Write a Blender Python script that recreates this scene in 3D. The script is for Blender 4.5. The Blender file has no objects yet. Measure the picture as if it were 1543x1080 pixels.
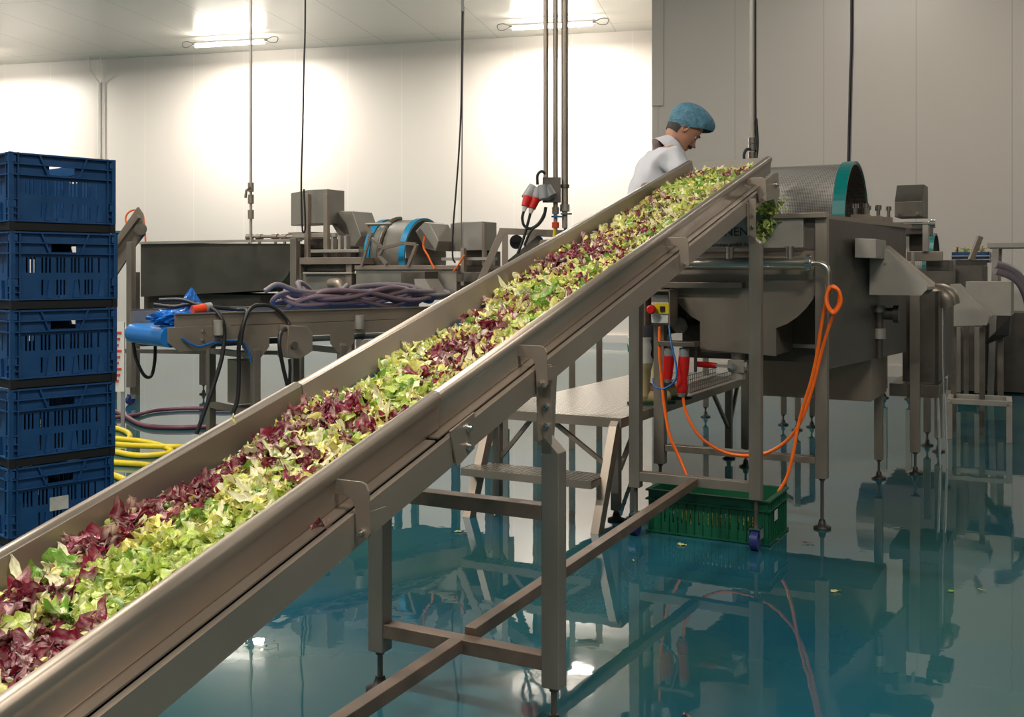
import bpy, bmesh, math, random
import numpy as np
from mathutils import Matrix, Vector
PI = math.pi
random.seed(7); RNG = np.random.RandomState(11)
S = bpy.context.scene; COL = S.collection
HC, FP, CX, HY = 1.3, 1560.0, 771.5, 410.0       # eye height, focal length in pixels, centre column, horizon row

# ---------------------------------------------------------------- camera, world, exposure
cam = bpy.data.cameras.new('camera'); cam.sensor_width = 36; cam.lens = 36 * FP / 1543
cam.shift_y = -130 / 1543; cam.clip_start = .05
co = bpy.data.objects.new('camera', cam); co.location = (0, 0, HC); co.rotation_euler = (PI / 2, 0, 0)
COL.objects.link(co); S.camera = co
S.view_settings.view_transform = 'Standard'; S.view_settings.look = 'None'; S.view_settings.gamma = 1
S.view_settings.use_curve_mapping = False; S.view_settings.exposure = 0.0
w = bpy.data.worlds.new('world'); S.world = w; w.use_nodes = True
w.node_tree.nodes['Background'].inputs[0].default_value = (.9, .93, 1, 1); w.node_tree.nodes['Background'].inputs[1].default_value = .02
LAMP_E = 75.0        # radiance of every fluorescent tube
WALL_AZ = 13.3       # the back wall recedes to the left by this angle
WA = math.radians(WALL_AZ)
WDIR = Vector((math.cos(WA), -math.sin(WA), 0)); WNRM = Vector((math.sin(WA), math.cos(WA), 0))
CEIL = 5.75

# ---------------------------------------------------------------- materials
MATS = {}
def mat(name, color, rough=.5, metal=0, spec=.5, emit=None, estr=0, coat=0, alpha=1, trans=0, noise=None, bump=None, nscale=8.0, stretch=(1, 1, 1)):
    if name in MATS: return MATS[name]
    m = bpy.data.materials.new(name); m.use_nodes = True; nt = m.node_tree; b = nt.nodes['Principled BSDF']
    c = tuple(color) + (1,)
    b.inputs['Base Color'].default_value = c; b.inputs['Roughness'].default_value = rough; b.inputs['Metallic'].default_value = metal
    b.inputs['Specular IOR Level'].default_value = spec; b.inputs['Coat Weight'].default_value = coat
    b.inputs['Transmission Weight'].default_value = trans; b.inputs['Alpha'].default_value = alpha
    if emit: b.inputs['Emission Color'].default_value = tuple(emit) + (1,); b.inputs['Emission Strength'].default_value = estr
    if noise or bump:
        tc = nt.nodes.new('ShaderNodeTexCoord'); mp = nt.nodes.new('ShaderNodeMapping'); mp.inputs['Scale'].default_value = stretch
        n = nt.nodes.new('ShaderNodeTexNoise'); n.inputs['Scale'].default_value = nscale; n.inputs['Detail'].default_value = 6
        nt.links.new(tc.outputs['Object'], mp.inputs[0]); nt.links.new(mp.outputs[0], n.inputs['Vector'])
        if noise:
            r = nt.nodes.new('ShaderNodeMapRange'); r.inputs[1].default_value = .3; r.inputs[2].default_value = .7
            mx = nt.nodes.new('ShaderNodeMix'); mx.data_type = 'RGBA'
            mx.inputs[6].default_value = tuple(x * (1 - noise) for x in color) + (1,); mx.inputs[7].default_value = tuple(min(1, x * (1 + noise)) for x in color) + (1,)
            nt.links.new(n.outputs['Fac'], r.inputs[0]); nt.links.new(r.outputs[0], mx.inputs[0]); nt.links.new(mx.outputs[2], b.inputs['Base Color'])
            r2 = nt.nodes.new('ShaderNodeMapRange'); r2.inputs[1].default_value = .3; r2.inputs[2].default_value = .7
            r2.inputs[3].default_value = rough * .8; r2.inputs[4].default_value = min(1, rough * 1.25)
            nt.links.new(n.outputs['Fac'], r2.inputs[0]); nt.links.new(r2.outputs[0], b.inputs['Roughness'])
        if bump:
            bp = nt.nodes.new('ShaderNodeBump'); bp.inputs['Strength'].default_value = bump; bp.inputs['Distance'].default_value = .01
            nt.links.new(n.outputs['Fac'], bp.inputs['Height']); nt.links.new(bp.outputs[0], b.inputs['Normal'])
    MATS[name] = m; return m
steel = mat('brushed_steel', (.36, .30, .245), .40, .62, noise=.06, nscale=3)
steel_rail = mat('rail_steel', (.36, .30, .245), .38, .66, noise=.04, nscale=2)
steel_post = mat('post_steel', (.30, .262, .22), .42, .65, noise=.08, nscale=9, stretch=(1, 1, .3))
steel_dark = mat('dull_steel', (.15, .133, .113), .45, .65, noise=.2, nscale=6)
steel_mottled = mat('mottled_dark_steel', (.13, .115, .10), .5, .7, noise=.25, nscale=5)  # darker steel with a random mottle
steel_pale = mat('pale_steel', (.38, .35, .31), .5, .45, noise=.07, nscale=7)
pipe_steel = mat('pipe_steel', (.62, .57, .50), .28, 1)
chrome = mat('bright_steel', (.75, .73, .7), .18, 1)
brown = mat('stained_beam', (.21, .155, .12), .5, .6, noise=.2, nscale=14)
blue_pl = mat('blue_plastic', (.010, .065, .19), .42, 0, noise=.12, nscale=10)
black_pl = mat('black_plastic', (.006, .006, .008), .6)
belt_blue = mat('teal_blue_belt', (.008, .12, .22), .35)
belt_bright = mat('bright_blue_belt', (.01, .16, .50), .3)
green_pl = mat('green_plastic', (.004, .085, .04), .4)
orange = mat('orange_cable', (.95, .16, .01), .35)
red_pl = mat('red_plastic', (.62, .015, .012), .3)
yellow_pl = mat('yellow_plastic', (.80, .60, .02), .4)
rubber = mat('black_rubber', (.012, .012, .013), .45)
blue_tube = mat('blue_tube', (.015, .13, .40), .35)
purple = mat('purple_hose', (.16, .05, .085), .45)
greyhose = mat('grey_hose', (.20, .17, .19), .45)
yellow_hose = mat('yellow_hose', (.72, .56, .02), .4)
white_pl = mat('white_plastic', (.72, .70, .66), .45)
grey_pl = mat('grey_plastic', (.26, .27, .28), .45)
teal_band = mat('teal_band', (.0, .15, .145), .3)
cyan_band = mat('blue_band', (.01, .22, .42), .3)
bag_blue = mat('blue_film', (.02, .19, .62), .2, spec=.7, bump=.6, nscale=30)
ink = mat('black_ink', (.02, .02, .02), .6)
redink = mat('red_ink', (.65, .05, .04), .6)
skin = mat('skin', (.50, .25, .16), .5, noise=.06, nscale=12)
hair_m = mat('dark_hair', (.02, .014, .01), .6)
coat_m = mat('white_cotton', (.66, .655, .70), .8, bump=.5, nscale=9)
trouser = mat('dark_trouser', (.02, .02, .025), .8)
boot_w = mat('white_rubber', (.72, .70, .64), .35)
boot_c = mat('cream_rubber', (.62, .50, .27), .35, noise=.1)
boot_s = mat('dark_green_rubber', (.01, .06, .03), .5)
tube_m = mat('lamp_tube', (1, 1, 1), .5, emit=(1, .93, .82), estr=LAMP_E)
paper = mat('label_paper', (.55, .54, .50), .7, noise=.15, nscale=30)
water = mat('falling_water', (.9, .92, .92), .05, trans=.9)

def tread_mat():
    m = mat('tread_plate', (.50, .47, .42), .32, .8); nt = m.node_tree; b = nt.nodes['Principled BSDF']
    tc = nt.nodes.new('ShaderNodeTexCoord'); v = nt.nodes.new('ShaderNodeTexVoronoi'); v.voronoi_dimensions = '2D'; v.inputs['Scale'].default_value = 34; v.inputs['Randomness'].default_value = .10
    r = nt.nodes.new('ShaderNodeMapRange'); r.inputs[1].default_value = .15; r.inputs[2].default_value = .42; r.inputs[3].default_value = 1; r.inputs[4].default_value = 0
    bp = nt.nodes.new('ShaderNodeBump'); bp.inputs['Strength'].default_value = 1; bp.inputs['Distance'].default_value = .03
    mx = nt.nodes.new('ShaderNodeMix'); mx.data_type = 'RGBA'; mx.inputs[6].default_value = (.26, .235, .20, 1); mx.inputs[7].default_value = (.66, .62, .55, 1); nt.links.new(r.outputs[0], mx.inputs[0]); nt.links.new(mx.outputs[2], b.inputs['Base Color'])  # studs coloured lighter than the plate to stand in for their glints
    nt.links.new(tc.outputs['Object'], v.inputs['Vector']); nt.links.new(v.outputs['Distance'], r.inputs[0]); nt.links.new(r.outputs[0], bp.inputs['Height']); nt.links.new(bp.outputs[0], b.inputs['Normal'])
    return m
tread = tread_mat()
def perf_mat():
    m = mat('perforated_steel', (.42, .39, .36), .4, .8); nt = m.node_tree; b = nt.nodes['Principled BSDF']
    uv = nt.nodes.new('ShaderNodeUVMap'); mp = nt.nodes.new('ShaderNodeMapping'); mp.inputs['Scale'].default_value = (1, 1, 1)
    v = nt.nodes.new('ShaderNodeTexVoronoi'); v.inputs['Scale'].default_value = 105; v.inputs['Randomness'].default_value = 0
    r = nt.nodes.new('ShaderNodeMapRange'); r.inputs[1].default_value = .26; r.inputs[2].default_value = .34
    mx = nt.nodes.new('ShaderNodeMix'); mx.data_type = 'RGBA'; mx.inputs[6].default_value = (.05, .045, .04, 1); mx.inputs[7].default_value = (.50, .47, .44, 1)
    nt.links.new(uv.outputs[0], mp.inputs[0]); nt.links.new(mp.outputs[0], v.inputs['Vector']); nt.links.new(v.outputs['Distance'], r.inputs[0])
    nt.links.new(r.outputs[0], mx.inputs[0]); nt.links.new(mx.outputs[2], b.inputs['Base Color'])
    return m
perf = perf_mat()
def net_mat():
    m = mat('blue_hair_net', (.05, .20, .33), .7); nt = m.node_tree; b = nt.nodes['Principled BSDF']
    tc = nt.nodes.new('ShaderNodeTexCoord'); n = nt.nodes.new('ShaderNodeTexNoise'); n.inputs['Scale'].default_value = 34; n.inputs['Detail'].default_value = 8; n.inputs['Distortion'].default_value = 1.5
    mx = nt.nodes.new('ShaderNodeMix'); mx.data_type = 'RGBA'; mx.inputs[6].default_value = (.0, .03, .07, 1); mx.inputs[7].default_value = (.17, .40, .54, 1)
    bp = nt.nodes.new('ShaderNodeBump'); bp.inputs['Strength'].default_value = .8; bp.inputs['Distance'].default_value = .01
    nt.links.new(tc.outputs['Object'], n.inputs['Vector']); nt.links.new(n.outputs['Fac'], mx.inputs[0]); nt.links.new(mx.outputs[2], b.inputs['Base Color'])
    nt.links.new(n.outputs['Fac'], bp.inputs['Height']); nt.links.new(bp.outputs[0], b.inputs['Normal']); return m
net_m = net_mat()
def panel_mat(name, color, rough, axes, pitch, offs, groove, gloss_bump=.03):
    """insulated panels: thin joints every «pitch» metres along the wall direction (object coordinates)"""
    m = mat(name, color, rough, spec=.5); nt = m.node_tree; b = nt.nodes['Principled BSDF']
    tc = nt.nodes.new('ShaderNodeTexCoord'); sp = nt.nodes.new('ShaderNodeSeparateXYZ'); nt.links.new(tc.outputs['Object'], sp.inputs[0])
    cur = None
    for ax, pt, of in zip(axes, pitch, offs):
        a = nt.nodes.new('ShaderNodeMath'); a.operation = 'ADD'; a.inputs[1].default_value = of + 1000 * pt; nt.links.new(sp.outputs[ax], a.inputs[0])
        d = nt.nodes.new('ShaderNodeMath'); d.operation = 'MODULO'; d.inputs[1].default_value = pt; nt.links.new(a.outputs[0], d.inputs[0])
        c = nt.nodes.new('ShaderNodeMath'); c.operation = 'LESS_THAN'; c.inputs[1].default_value = .012; nt.links.new(d.outputs[0], c.inputs[0])
        if cur is None: cur = c
        else:
            x = nt.nodes.new('ShaderNodeMath'); x.operation = 'MAXIMUM'; nt.links.new(cur.outputs[0], x.inputs[0]); nt.links.new(c.outputs[0], x.inputs[1]); cur = x
    mx = nt.nodes.new('ShaderNodeMix'); mx.data_type = 'RGBA'; mx.inputs[6].default_value = tuple(color) + (1,); mx.inputs[7].default_value = tuple(groove) + (1,)
    nt.links.new(cur.outputs[0], mx.inputs[0]); nt.links.new(mx.outputs[2], b.inputs['Base Color'])
    n = nt.nodes.new('ShaderNodeTexNoise'); n.inputs['Scale'].default_value = 1.6; n.inputs['Detail'].default_value = 4; nt.links.new(tc.outputs['Object'], n.inputs['Vector'])
    bp = nt.nodes.new('ShaderNodeBump'); bp.inputs['Strength'].default_value = gloss_bump * 4; bp.inputs['Distance'].default_value = .02
    nt.links.new(n.outputs['Fac'], bp.inputs['Height']); nt.links.new(bp.outputs[0], b.inputs['Normal'])
    return m
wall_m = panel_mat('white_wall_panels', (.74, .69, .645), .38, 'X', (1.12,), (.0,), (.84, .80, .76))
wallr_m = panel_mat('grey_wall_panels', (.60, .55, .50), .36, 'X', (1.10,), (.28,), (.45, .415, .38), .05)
ceil_m = panel_mat('ceiling_panels', (.62, .60, .55), .30, 'XY', (1.12, 3.7), (.3, .05), (.30, .29, .27))
def floor_mat():
    m = mat('wet_teal_floor', (.01, .10, .11), .08, spec=.6); nt = m.node_tree; b = nt.nodes['Principled BSDF']
    tc = nt.nodes.new('ShaderNodeTexCoord')
    n = nt.nodes.new('ShaderNodeTexNoise'); n.inputs['Scale'].default_value = .8; n.inputs['Detail'].default_value = 5
    mx = nt.nodes.new('ShaderNodeMix'); mx.data_type = 'RGBA'; mx.inputs[6].default_value = (.012, .085, .125, 1); mx.inputs[7].default_value = (.026, .098, .100, 1)
    r = nt.nodes.new('ShaderNodeMapRange'); r.inputs[1].default_value = .4; r.inputs[2].default_value = .6
    nt.links.new(tc.outputs['Object'], n.inputs['Vector']); nt.links.new(n.outputs['Fac'], r.inputs[0]); nt.links.new(r.outputs[0], mx.inputs[0]); nt.links.new(mx.outputs[2], b.inputs['Base Color'])
    n2 = nt.nodes.new('ShaderNodeTexNoise'); n2.inputs['Scale'].default_value = .55; n2.inputs['Detail'].default_value = 3; nt.links.new(tc.outputs['Object'], n2.inputs['Vector'])
    r2 = nt.nodes.new('ShaderNodeMapRange'); r2.inputs[1].default_value = .35; r2.inputs[2].default_value = .7; r2.inputs[3].default_value = .0; r2.inputs[4].default_value = .05
    nt.links.new(n2.outputs['Fac'], r2.inputs[0]); nt.links.new(r2.outputs[0], b.inputs['Roughness'])
    n3 = nt.nodes.new('ShaderNodeTexNoise'); n3.inputs['Scale'].default_value = 5; n3.inputs['Detail'].default_value = 3; nt.links.new(tc.outputs['Object'], n3.inputs['Vector'])
    bp = nt.nodes.new('ShaderNodeBump'); bp.inputs['Strength'].default_value = .05; bp.inputs['Distance'].default_value = .01
    nt.links.new(n3.outputs['Fac'], bp.inputs['Height']); nt.links.new(bp.outputs[0], b.inputs['Normal'])
    return m
floor_m = floor_mat()
def leaf_mat():
    m = mat('wet_leaf', (.5, .6, .2), .26, spec=.6); nt = m.node_tree; b = nt.nodes['Principled BSDF']; out = nt.nodes['Material Output']
    a = nt.nodes.new('ShaderNodeVertexColor'); a.layer_name = 'Col'
    hs = nt.nodes.new('ShaderNodeHueSaturation'); oi = nt.nodes.new('ShaderNodeObjectInfo')
    r = nt.nodes.new('ShaderNodeMapRange'); r.inputs[3].default_value = .85; r.inputs[4].default_value = 1.15
    nt.links.new(oi.outputs['Random'], r.inputs[0]); nt.links.new(r.outputs[0], hs.inputs['Value']); nt.links.new(a.outputs['Color'], hs.inputs['Color'])
    nt.links.new(hs.outputs[0], b.inputs['Base Color'])
    tc = nt.nodes.new('ShaderNodeTexCoord'); n = nt.nodes.new('ShaderNodeTexNoise'); n.inputs['Scale'].default_value = 130; n.inputs['Detail'].default_value = 4; n.inputs['Distortion'].default_value = 1
    bp = nt.nodes.new('ShaderNodeBump'); bp.inputs['Strength'].default_value = .7; bp.inputs['Distance'].default_value = .004
    nt.links.new(tc.outputs['Object'], n.inputs['Vector']); nt.links.new(n.outputs['Fac'], bp.inputs['Height']); nt.links.new(bp.outputs[0], b.inputs['Normal'])
    t = nt.nodes.new('ShaderNodeBsdfTranslucent'); nt.links.new(hs.outputs[0], t.inputs['Color'])
    mx = nt.nodes.new('ShaderNodeMixShader'); mx.inputs[0].default_value = .22
    nt.links.new(b.outputs[0], mx.inputs[1]); nt.links.new(t.outputs[0], mx.inputs[2]); nt.links.new(mx.outputs[0], out.inputs['Surface'])
    return m
leaf_m = leaf_mat()

# ---------------------------------------------------------------- frames and helpers
class Frame:
    """a vertical frame on the floor: local x points to its right, local y away along azimuth az (degrees, clockwise from +Y)"""
    def __init__(s, x, y, az, z=0):
        s.M = Matrix.Translation((x, y, z)) @ Matrix.Rotation(-math.radians(az), 4, 'Z'); s.I = s.M.inverted(); s.az = az
        s.o = s.I @ Vector((0, 0, HC))
    def d(s, px, py): return s.I.to_3x3() @ Vector(((px - CX) / FP, 1, -(py - HY) / FP))
    def y(s, px, py, t): d = s.d(px, py); k = (t - s.o.y) / d.y; return s.o + d * k
    def x(s, px, py, u): d = s.d(px, py); k = (u - s.o.x) / d.x; return s.o + d * k
    def z(s, px, py, h): d = s.d(px, py); k = (h - s.o.z) / d.z; return s.o + d * k
    def w(s, p): return s.M @ Vector(p)
W0 = Frame(0, 0, 0)
def at(px, py, Y): return Vector(((px - CX) / FP * Y, Y, HC - (py - HY) / FP * Y))
RM = {}
def thing(name, label, cat, loc=(0, 0, 0), rz=0, group=None, kind=None):
    o = bpy.data.objects.new(name, None); COL.objects.link(o); o.location = loc; o.rotation_euler = (0, 0, rz); o.empty_display_size = .1
    tag(o, label, cat, group, kind); RM[o.name] = Matrix.Translation(Vector(loc)) @ Matrix.Rotation(rz, 4, 'Z'); return o
def tag(o, label=None, cat=None, group=None, kind=None):
    if label: o['label'] = label
    if cat: o['category'] = cat
    if group: o['group'] = group
    if kind: o['kind'] = kind
    return o
def fthing(F, base, name, label, cat, group=None):
    p = F.w(base); return thing(name, label, cat, (p.x, p.y, p.z), -math.radians(F.az), group)
def copy_tree(o, parent=None, loc=None, label=None):
    c = o.copy(); COL.objects.link(c)
    if parent is not None: c.parent = parent
    if loc is not None: c.location = loc
    if label: c['label'] = label
    for ch in list(o.children): copy_tree(ch, c)
    return c
def smooth(pts, n=6):
    P = [Vector(p) for p in pts]
    if len(P) < 3: return P
    P = [P[0] * 2 - P[1]] + P + [P[-1] * 2 - P[-2]]; out = []
    for i in range(1, len(P) - 2):
        for k in range(n):
            t = k / n; a, b, c, d = P[i - 1:i + 3]
            out.append(.5 * ((2 * b) + (c - a) * t + (2 * a - 5 * b + 4 * c - d) * t * t + (3 * b - a - 3 * c + d) * t ** 3))
    return out + [P[-2]]
class MB:
    def __init__(s, F=W0): s.v = []; s.f = []; s.F = F; s.sm = []
    def add(s, vs, fs, smo=False):
        k = len(s.v); s.v += [Vector(v) for v in vs]; s.f += [tuple(i + k for i in f) for f in fs]; s.sm += [smo] * len(fs); return s
    def box(s, a, b):
        x0, y0, z0 = a; x1, y1, z1 = b
        x0, x1 = min(x0, x1), max(x0, x1); y0, y1 = min(y0, y1), max(y0, y1); z0, z1 = min(z0, z1), max(z0, z1)
        return s.add([(x0, y0, z0), (x1, y0, z0), (x1, y1, z0), (x0, y1, z0), (x0, y0, z1), (x1, y0, z1), (x1, y1, z1), (x0, y1, z1)],
                     [(3, 2, 1, 0), (4, 5, 6, 7), (0, 1, 5, 4), (1, 2, 6, 5), (2, 3, 7, 6), (3, 0, 4, 7)])
    def beam(s, p, q, w, h, up=(0, 0, 1)):
        p, q = Vector(p), Vector(q); d = (q - p).normalized(); u = Vector(up)
        if abs(d.dot(u)) > .98: u = Vector((0, 1, 0))
        r = d.cross(u).normalized(); u = r.cross(d).normalized(); r = r * w / 2; u = u * h / 2
        vs = [e + a * r + b * u for e in (p, q) for a, b in ((-1, -1), (1, -1), (1, 1), (-1, 1))]
        return s.add(vs, [(0, 1, 2, 3), (7, 6, 5, 4), (0, 4, 5, 1), (1, 5, 6, 2), (2, 6, 7, 3), (3, 7, 4, 0)])
    def tube(s, pts, r, n=10, sm=0, closed=False, caps=True):
        P = smooth(pts, sm) if sm else [Vector(p) for p in pts]
        R = r if isinstance(r, (list, tuple)) else [r] * len(P)
        if len(R) != len(P): R = [R[int(i * (len(R) - 1) / (len(P) - 1))] for i in range(len(P))]
        d0 = (P[1] - P[0]).normalized(); u = d0.cross(Vector((0, 0, 1)))
        if u.length < .05: u = d0.cross(Vector((0, 1, 0)))
        u.normalize(); vs = []
        for i, p in enumerate(P):
            if closed: d = P[(i + 1) % len(P)] - P[i - 1]
            else: d = P[min(i + 1, len(P) - 1)] - P[max(i - 1, 0)]
            if d.length < 1e-9: d = d0
            d = d.normalized(); u = (u - d * u.dot(d)).normalized(); w_ = d.cross(u)
            for k in range(n): a = 2 * PI * k / n; vs.append(p + (u * math.cos(a) + w_ * math.sin(a)) * R[i])
        fs = []; m = len(P)
        for i in range(m if closed else m - 1):
            for k in range(n):
                j = (i + 1) % m; fs.append((i * n + k, i * n + (k + 1) % n, j * n + (k + 1) % n, j * n + k))
        s.add(vs, fs, True)
        if caps and not closed: s.add([vs[k] for k in range(n)], [tuple(range(n - 1, -1, -1))]); s.add([vs[(m - 1) * n + k] for k in range(n)], [tuple(range(n))])
        return s
    def cyl(s, p, q, r, n=20, r2=None): return s.tube([p, q], [r, r if r2 is None else r2], n)
    def prism(s, poly, fn0, fn1):
        """poly: list of 2D points; fn0, fn1 map a 2D point to the two end faces"""
        n = len(poly); a = [fn0(*p) for p in poly]; b = [fn1(*p) for p in poly]
        return s.add(a + b, [tuple(range(n - 1, -1, -1)), tuple(range(n, 2 * n))] + [(i, (i + 1) % n, n + (i + 1) % n, n + i) for i in range(n)])
    def xz(s, poly, y0, y1): return s.prism(poly, lambda x, z: (x, y0, z), lambda x, z: (x, y1, z))
    def yz(s, poly, x0, x1): return s.prism(poly, lambda y, z: (x0, y, z), lambda y, z: (x1, y, z))
    def xy(s, poly, z0, z1): return s.prism(poly, lambda x, y: (x, y, z0), lambda x, y: (x, y, z1))
    def grid(s, xs, zs, holes, y0, y1):
        """a plate in x-z with rectangular holes, real thickness"""
        X = sorted(set(xs + [h[i] for h in holes for i in (0, 1)])); Z = sorted(set(zs + [h[i] for h in holes for i in (2, 3)]))
        inh = lambda x, z: any(h[0] < x < h[1] and h[2] < z < h[3] for h in holes)
        nx, nz = len(X), len(Z); solid = [[not inh((X[i] + X[i + 1]) / 2, (Z[j] + Z[j + 1]) / 2) for j in range(nz - 1)] for i in range(nx - 1)]
        vs = [(x, y, z) for y in (y0, y1) for x in X for z in Z]; id_ = lambda k, i, j: k * nx * nz + i * nz + j; fs = []
        for i in range(nx - 1):
            for j in range(nz - 1):
                if not solid[i][j]: continue
                fs.append((id_(0, i, j), id_(0, i + 1, j), id_(0, i + 1, j + 1), id_(0, i, j + 1))); fs.append((id_(1, i, j), id_(1, i, j + 1), id_(1, i + 1, j + 1), id_(1, i + 1, j)))
                if i == 0 or not solid[i - 1][j]: fs.append((id_(0, i, j), id_(0, i, j + 1), id_(1, i, j + 1), id_(1, i, j)))
                if i == nx - 2 or not solid[i + 1][j]: fs.append((id_(0, i + 1, j), id_(1, i + 1, j), id_(1, i + 1, j + 1), id_(0, i + 1, j + 1)))
                if j == 0 or not solid[i][j - 1]: fs.append((id_(0, i, j), id_(1, i, j), id_(1, i + 1, j), id_(0, i + 1, j)))
                if j == nz - 2 or not solid[i][j + 1]: fs.append((id_(0, i, j + 1), id_(0, i + 1, j + 1), id_(1, i + 1, j + 1), id_(1, i, j + 1)))
        return s.add(vs, fs)
    def build(s, name, m, parent=None, bevel=0, label=None, kind=None):
        me = bpy.data.meshes.new(name); T = s.F.M
        if parent is not None: T = RM[parent.name].inverted() @ T
        me.from_pydata([T @ v for v in s.v], [], s.f); me.polygons.foreach_set('use_smooth', s.sm); me.materials.append(m); me.validate(); me.update()
        o = bpy.data.objects.new(name, me); COL.objects.link(o)
        if parent is not None: o.parent = parent; RM[o.name] = RM[parent.name]
        else: RM[o.name] = Matrix.Identity(4)
        if bevel:
            b = o.modifiers.new('bevel', 'BEVEL'); b.width = bevel; b.segments = 2; b.limit_method = 'ANGLE'; b.angle_limit = math.radians(40)
        if label: o['label'] = label
        if kind: o['kind'] = kind
        return o
def hexnut(mb, p, d, r=.011, h=.012):
    p = Vector(p); mb.tube([p, p + Vector(d) * h], r, 6); mb.tube([p + Vector(d) * h, p + Vector(d) * (h + .008)], r * .55, 8)

def nut(F, p, d, parent, r=.011, h=.012):
    b = MB(F); hexnut(b, p, d, r, h); return b.build('bolt', chrome, parent)

# ---------------------------------------------------------------- the room
def wall_pt(u, v, z=0): p = WDIR * u + WNRM * v; return Vector((p.x, p.y, z))
O_B = Vector((2.6, 19.0, 0)); VB = O_B.dot(WNRM)          # back wall distance along its normal
WF = Frame(0, 0, WALL_AZ)                                 # local x along the wall, local y away
fl = MB(); fl.box((-22, -9, -.1), (26, 27, 0)); tag(fl.build('floor', floor_m), kind='structure')
def struct(mb, name, m):
    o = bpy.data.objects.new(name, None) if 0 else None
    me = bpy.data.meshes.new(name); me.from_pydata(mb.v, [], mb.f); me.materials.append(m); me.update()
    o = bpy.data.objects.new(name, me); COL.objects.link(o); o.matrix_world = WF.M; tag(o, kind='structure'); return o
ub = (WF.I @ O_B).x
UR = (WF.I @ at(985, 410, 13.6)); 
struct(MB().box((-22, VB, 0), (UR.x + .2, VB + .2, CEIL)), 'wall_back', wall_m)
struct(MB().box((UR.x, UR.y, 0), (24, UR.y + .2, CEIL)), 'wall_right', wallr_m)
struct(MB().box((UR.x, UR.y + .2, 0), (UR.x + .2, VB, CEIL)), 'wall_return', wall_m)
struct(MB().box((-22.2, -14, 0), (-22, VB + .2, CEIL)), 'wall_left', wall_m)
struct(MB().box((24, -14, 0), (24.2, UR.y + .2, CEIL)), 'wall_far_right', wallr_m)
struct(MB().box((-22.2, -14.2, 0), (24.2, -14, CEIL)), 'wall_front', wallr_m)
struct(MB().box((-22.2, -14.2, CEIL), (24.2, VB + .2, CEIL + .2)), 'ceiling', ceil_m)
struct(MB().box((-22, VB - .06, 0), (UR.x, VB, .14)), 'baseboard_back', wall_m)
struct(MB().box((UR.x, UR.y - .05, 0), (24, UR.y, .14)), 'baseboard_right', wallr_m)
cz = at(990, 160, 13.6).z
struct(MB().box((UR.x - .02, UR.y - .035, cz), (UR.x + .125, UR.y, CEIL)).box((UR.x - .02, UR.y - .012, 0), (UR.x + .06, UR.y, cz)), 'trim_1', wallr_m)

# ---------------------------------------------------------------- fluorescent lamps under the ceiling
def lamp(center, label, length=1.5, power=1.0):
    """center in the wall frame; the tube runs parallel to the back wall"""
    c = WF.w(center); t = thing('fluorescent_lamp', label, 'lamp', tuple(c), -WA, 'fluorescent lamps under the ceiling')
    L = length / 2; F = Frame(c.x, c.y, WALL_AZ, c.z)
    MB(F).box((-L, -.022, .0), (L, .022, .03)).build('housing', white_pl, t)
    MB(F).tube([(-L + .05, 0, -.045), (L - .05, 0, -.045)], .026, 12).build('tube', tube_m, t)
    for sg in (-1, 1):
        MB(F).box((sg * L, -.025, -.03), (sg * (L - .05), .025, .0)).build('end_cap', grey_pl, t)
        MB(F).tube([(sg * L, .01, .01), (sg * (L + .12), 0, .05), (sg * (L + .22), 0, .03), (sg * (L + .20), 0, -.05), (sg * (L + .10), 0, -.06), (sg * L, 0, -.02)], .008, 6, sm=5).build('hanging_loop', grey_pl, t)
    l = bpy.data.lights.new('tube_light', 'AREA'); l.shape = 'RECTANGLE'; l.size = length - .1; l.size_y = .05; l.energy = power * .8; l.color = (1, .93, .83)
    lo = bpy.data.objects.new('tube_light', l); COL.objects.link(lo); lo.parent = t; lo.location = (0, 0, -.075); return t
def lamp_row(pxs, py_, Y, labels, power):
    for px, lb, (yy, Yd) in zip(pxs, labels, [(p, q) for p, q in zip(py_, Y)]):
        p = WF.I @ at(px, yy, Yd); lamp((p.x, p.y, p.z), lb, 1.52, power)
lamp_row([832, 346, -75], [36, 63, 88], [18.0, 19.4, 20.6],
         ['lit fluorescent tube near the back wall, behind the three hanging steel pipes', 'lit fluorescent tube near the back wall, crossed by a thin steel drop pipe',
          'lit fluorescent tube at the left edge of the ceiling, above the blue crates'], 330)
UNSEEN_LAMPS = [(-8.5, 9.5, 170), (-3.4, 7.5, 230), (-3.0, 2.6, 290), (-8, 2.5, 170), (1.6, .2, 180), (-1.5, -3, 170), (6.5, -3.0, 190), (4.4, 9.9, 60), (10.2, 9.4, 110)]  # unseen tubes; several added to brighten the right wall and near conveyor side
for i, (x, y, p) in enumerate(UNSEEN_LAMPS):
    q = WF.I @ Vector((x, y, CEIL - .16)); lamp((q.x, q.y, q.z), 'unseen lit fluorescent tube under the ceiling, added to light the room', 1.75, p)

# ---------------------------------------------------------------- the inclined salad conveyor
AZ = 28.2
C = Frame(.0413, 2.983, AZ)          # local x = across (0 at the near rail crest), local y = along s
zc = lambda s: 1.139 + .278 * s
S0, SJ, S1 = -2.35, -.49, 2.76
VW = -.437
conv = fthing(C, (VW / 2, 0, 0), 'inclined_conveyor', 'long stainless inclined belt conveyor carrying the salad from lower left up to the washer', 'conveyor')
def sweep(prof, s0, s1, mirror=False, name='side_panel', m=steel_rail, bevel=0, label=None, sm=False):
    mb = MB(C)
    if sm: q = smooth([(a, b, 0) for a, b in prof], 4); prof = [(p.x, p.y) for p in q]
    pr = [((VW - v) if mirror else v, d) for v, d in prof]
    if mirror: pr = pr[::-1]
    mb.prism(pr, lambda v, d: (v, s0, zc(s0) + d), lambda v, d: (v, s1, zc(s1) + d))
    if sm: mb.sm = [False, False] + [True] * (len(mb.f) - 2)
    return mb.build(name, m, conv, bevel, label)
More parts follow.
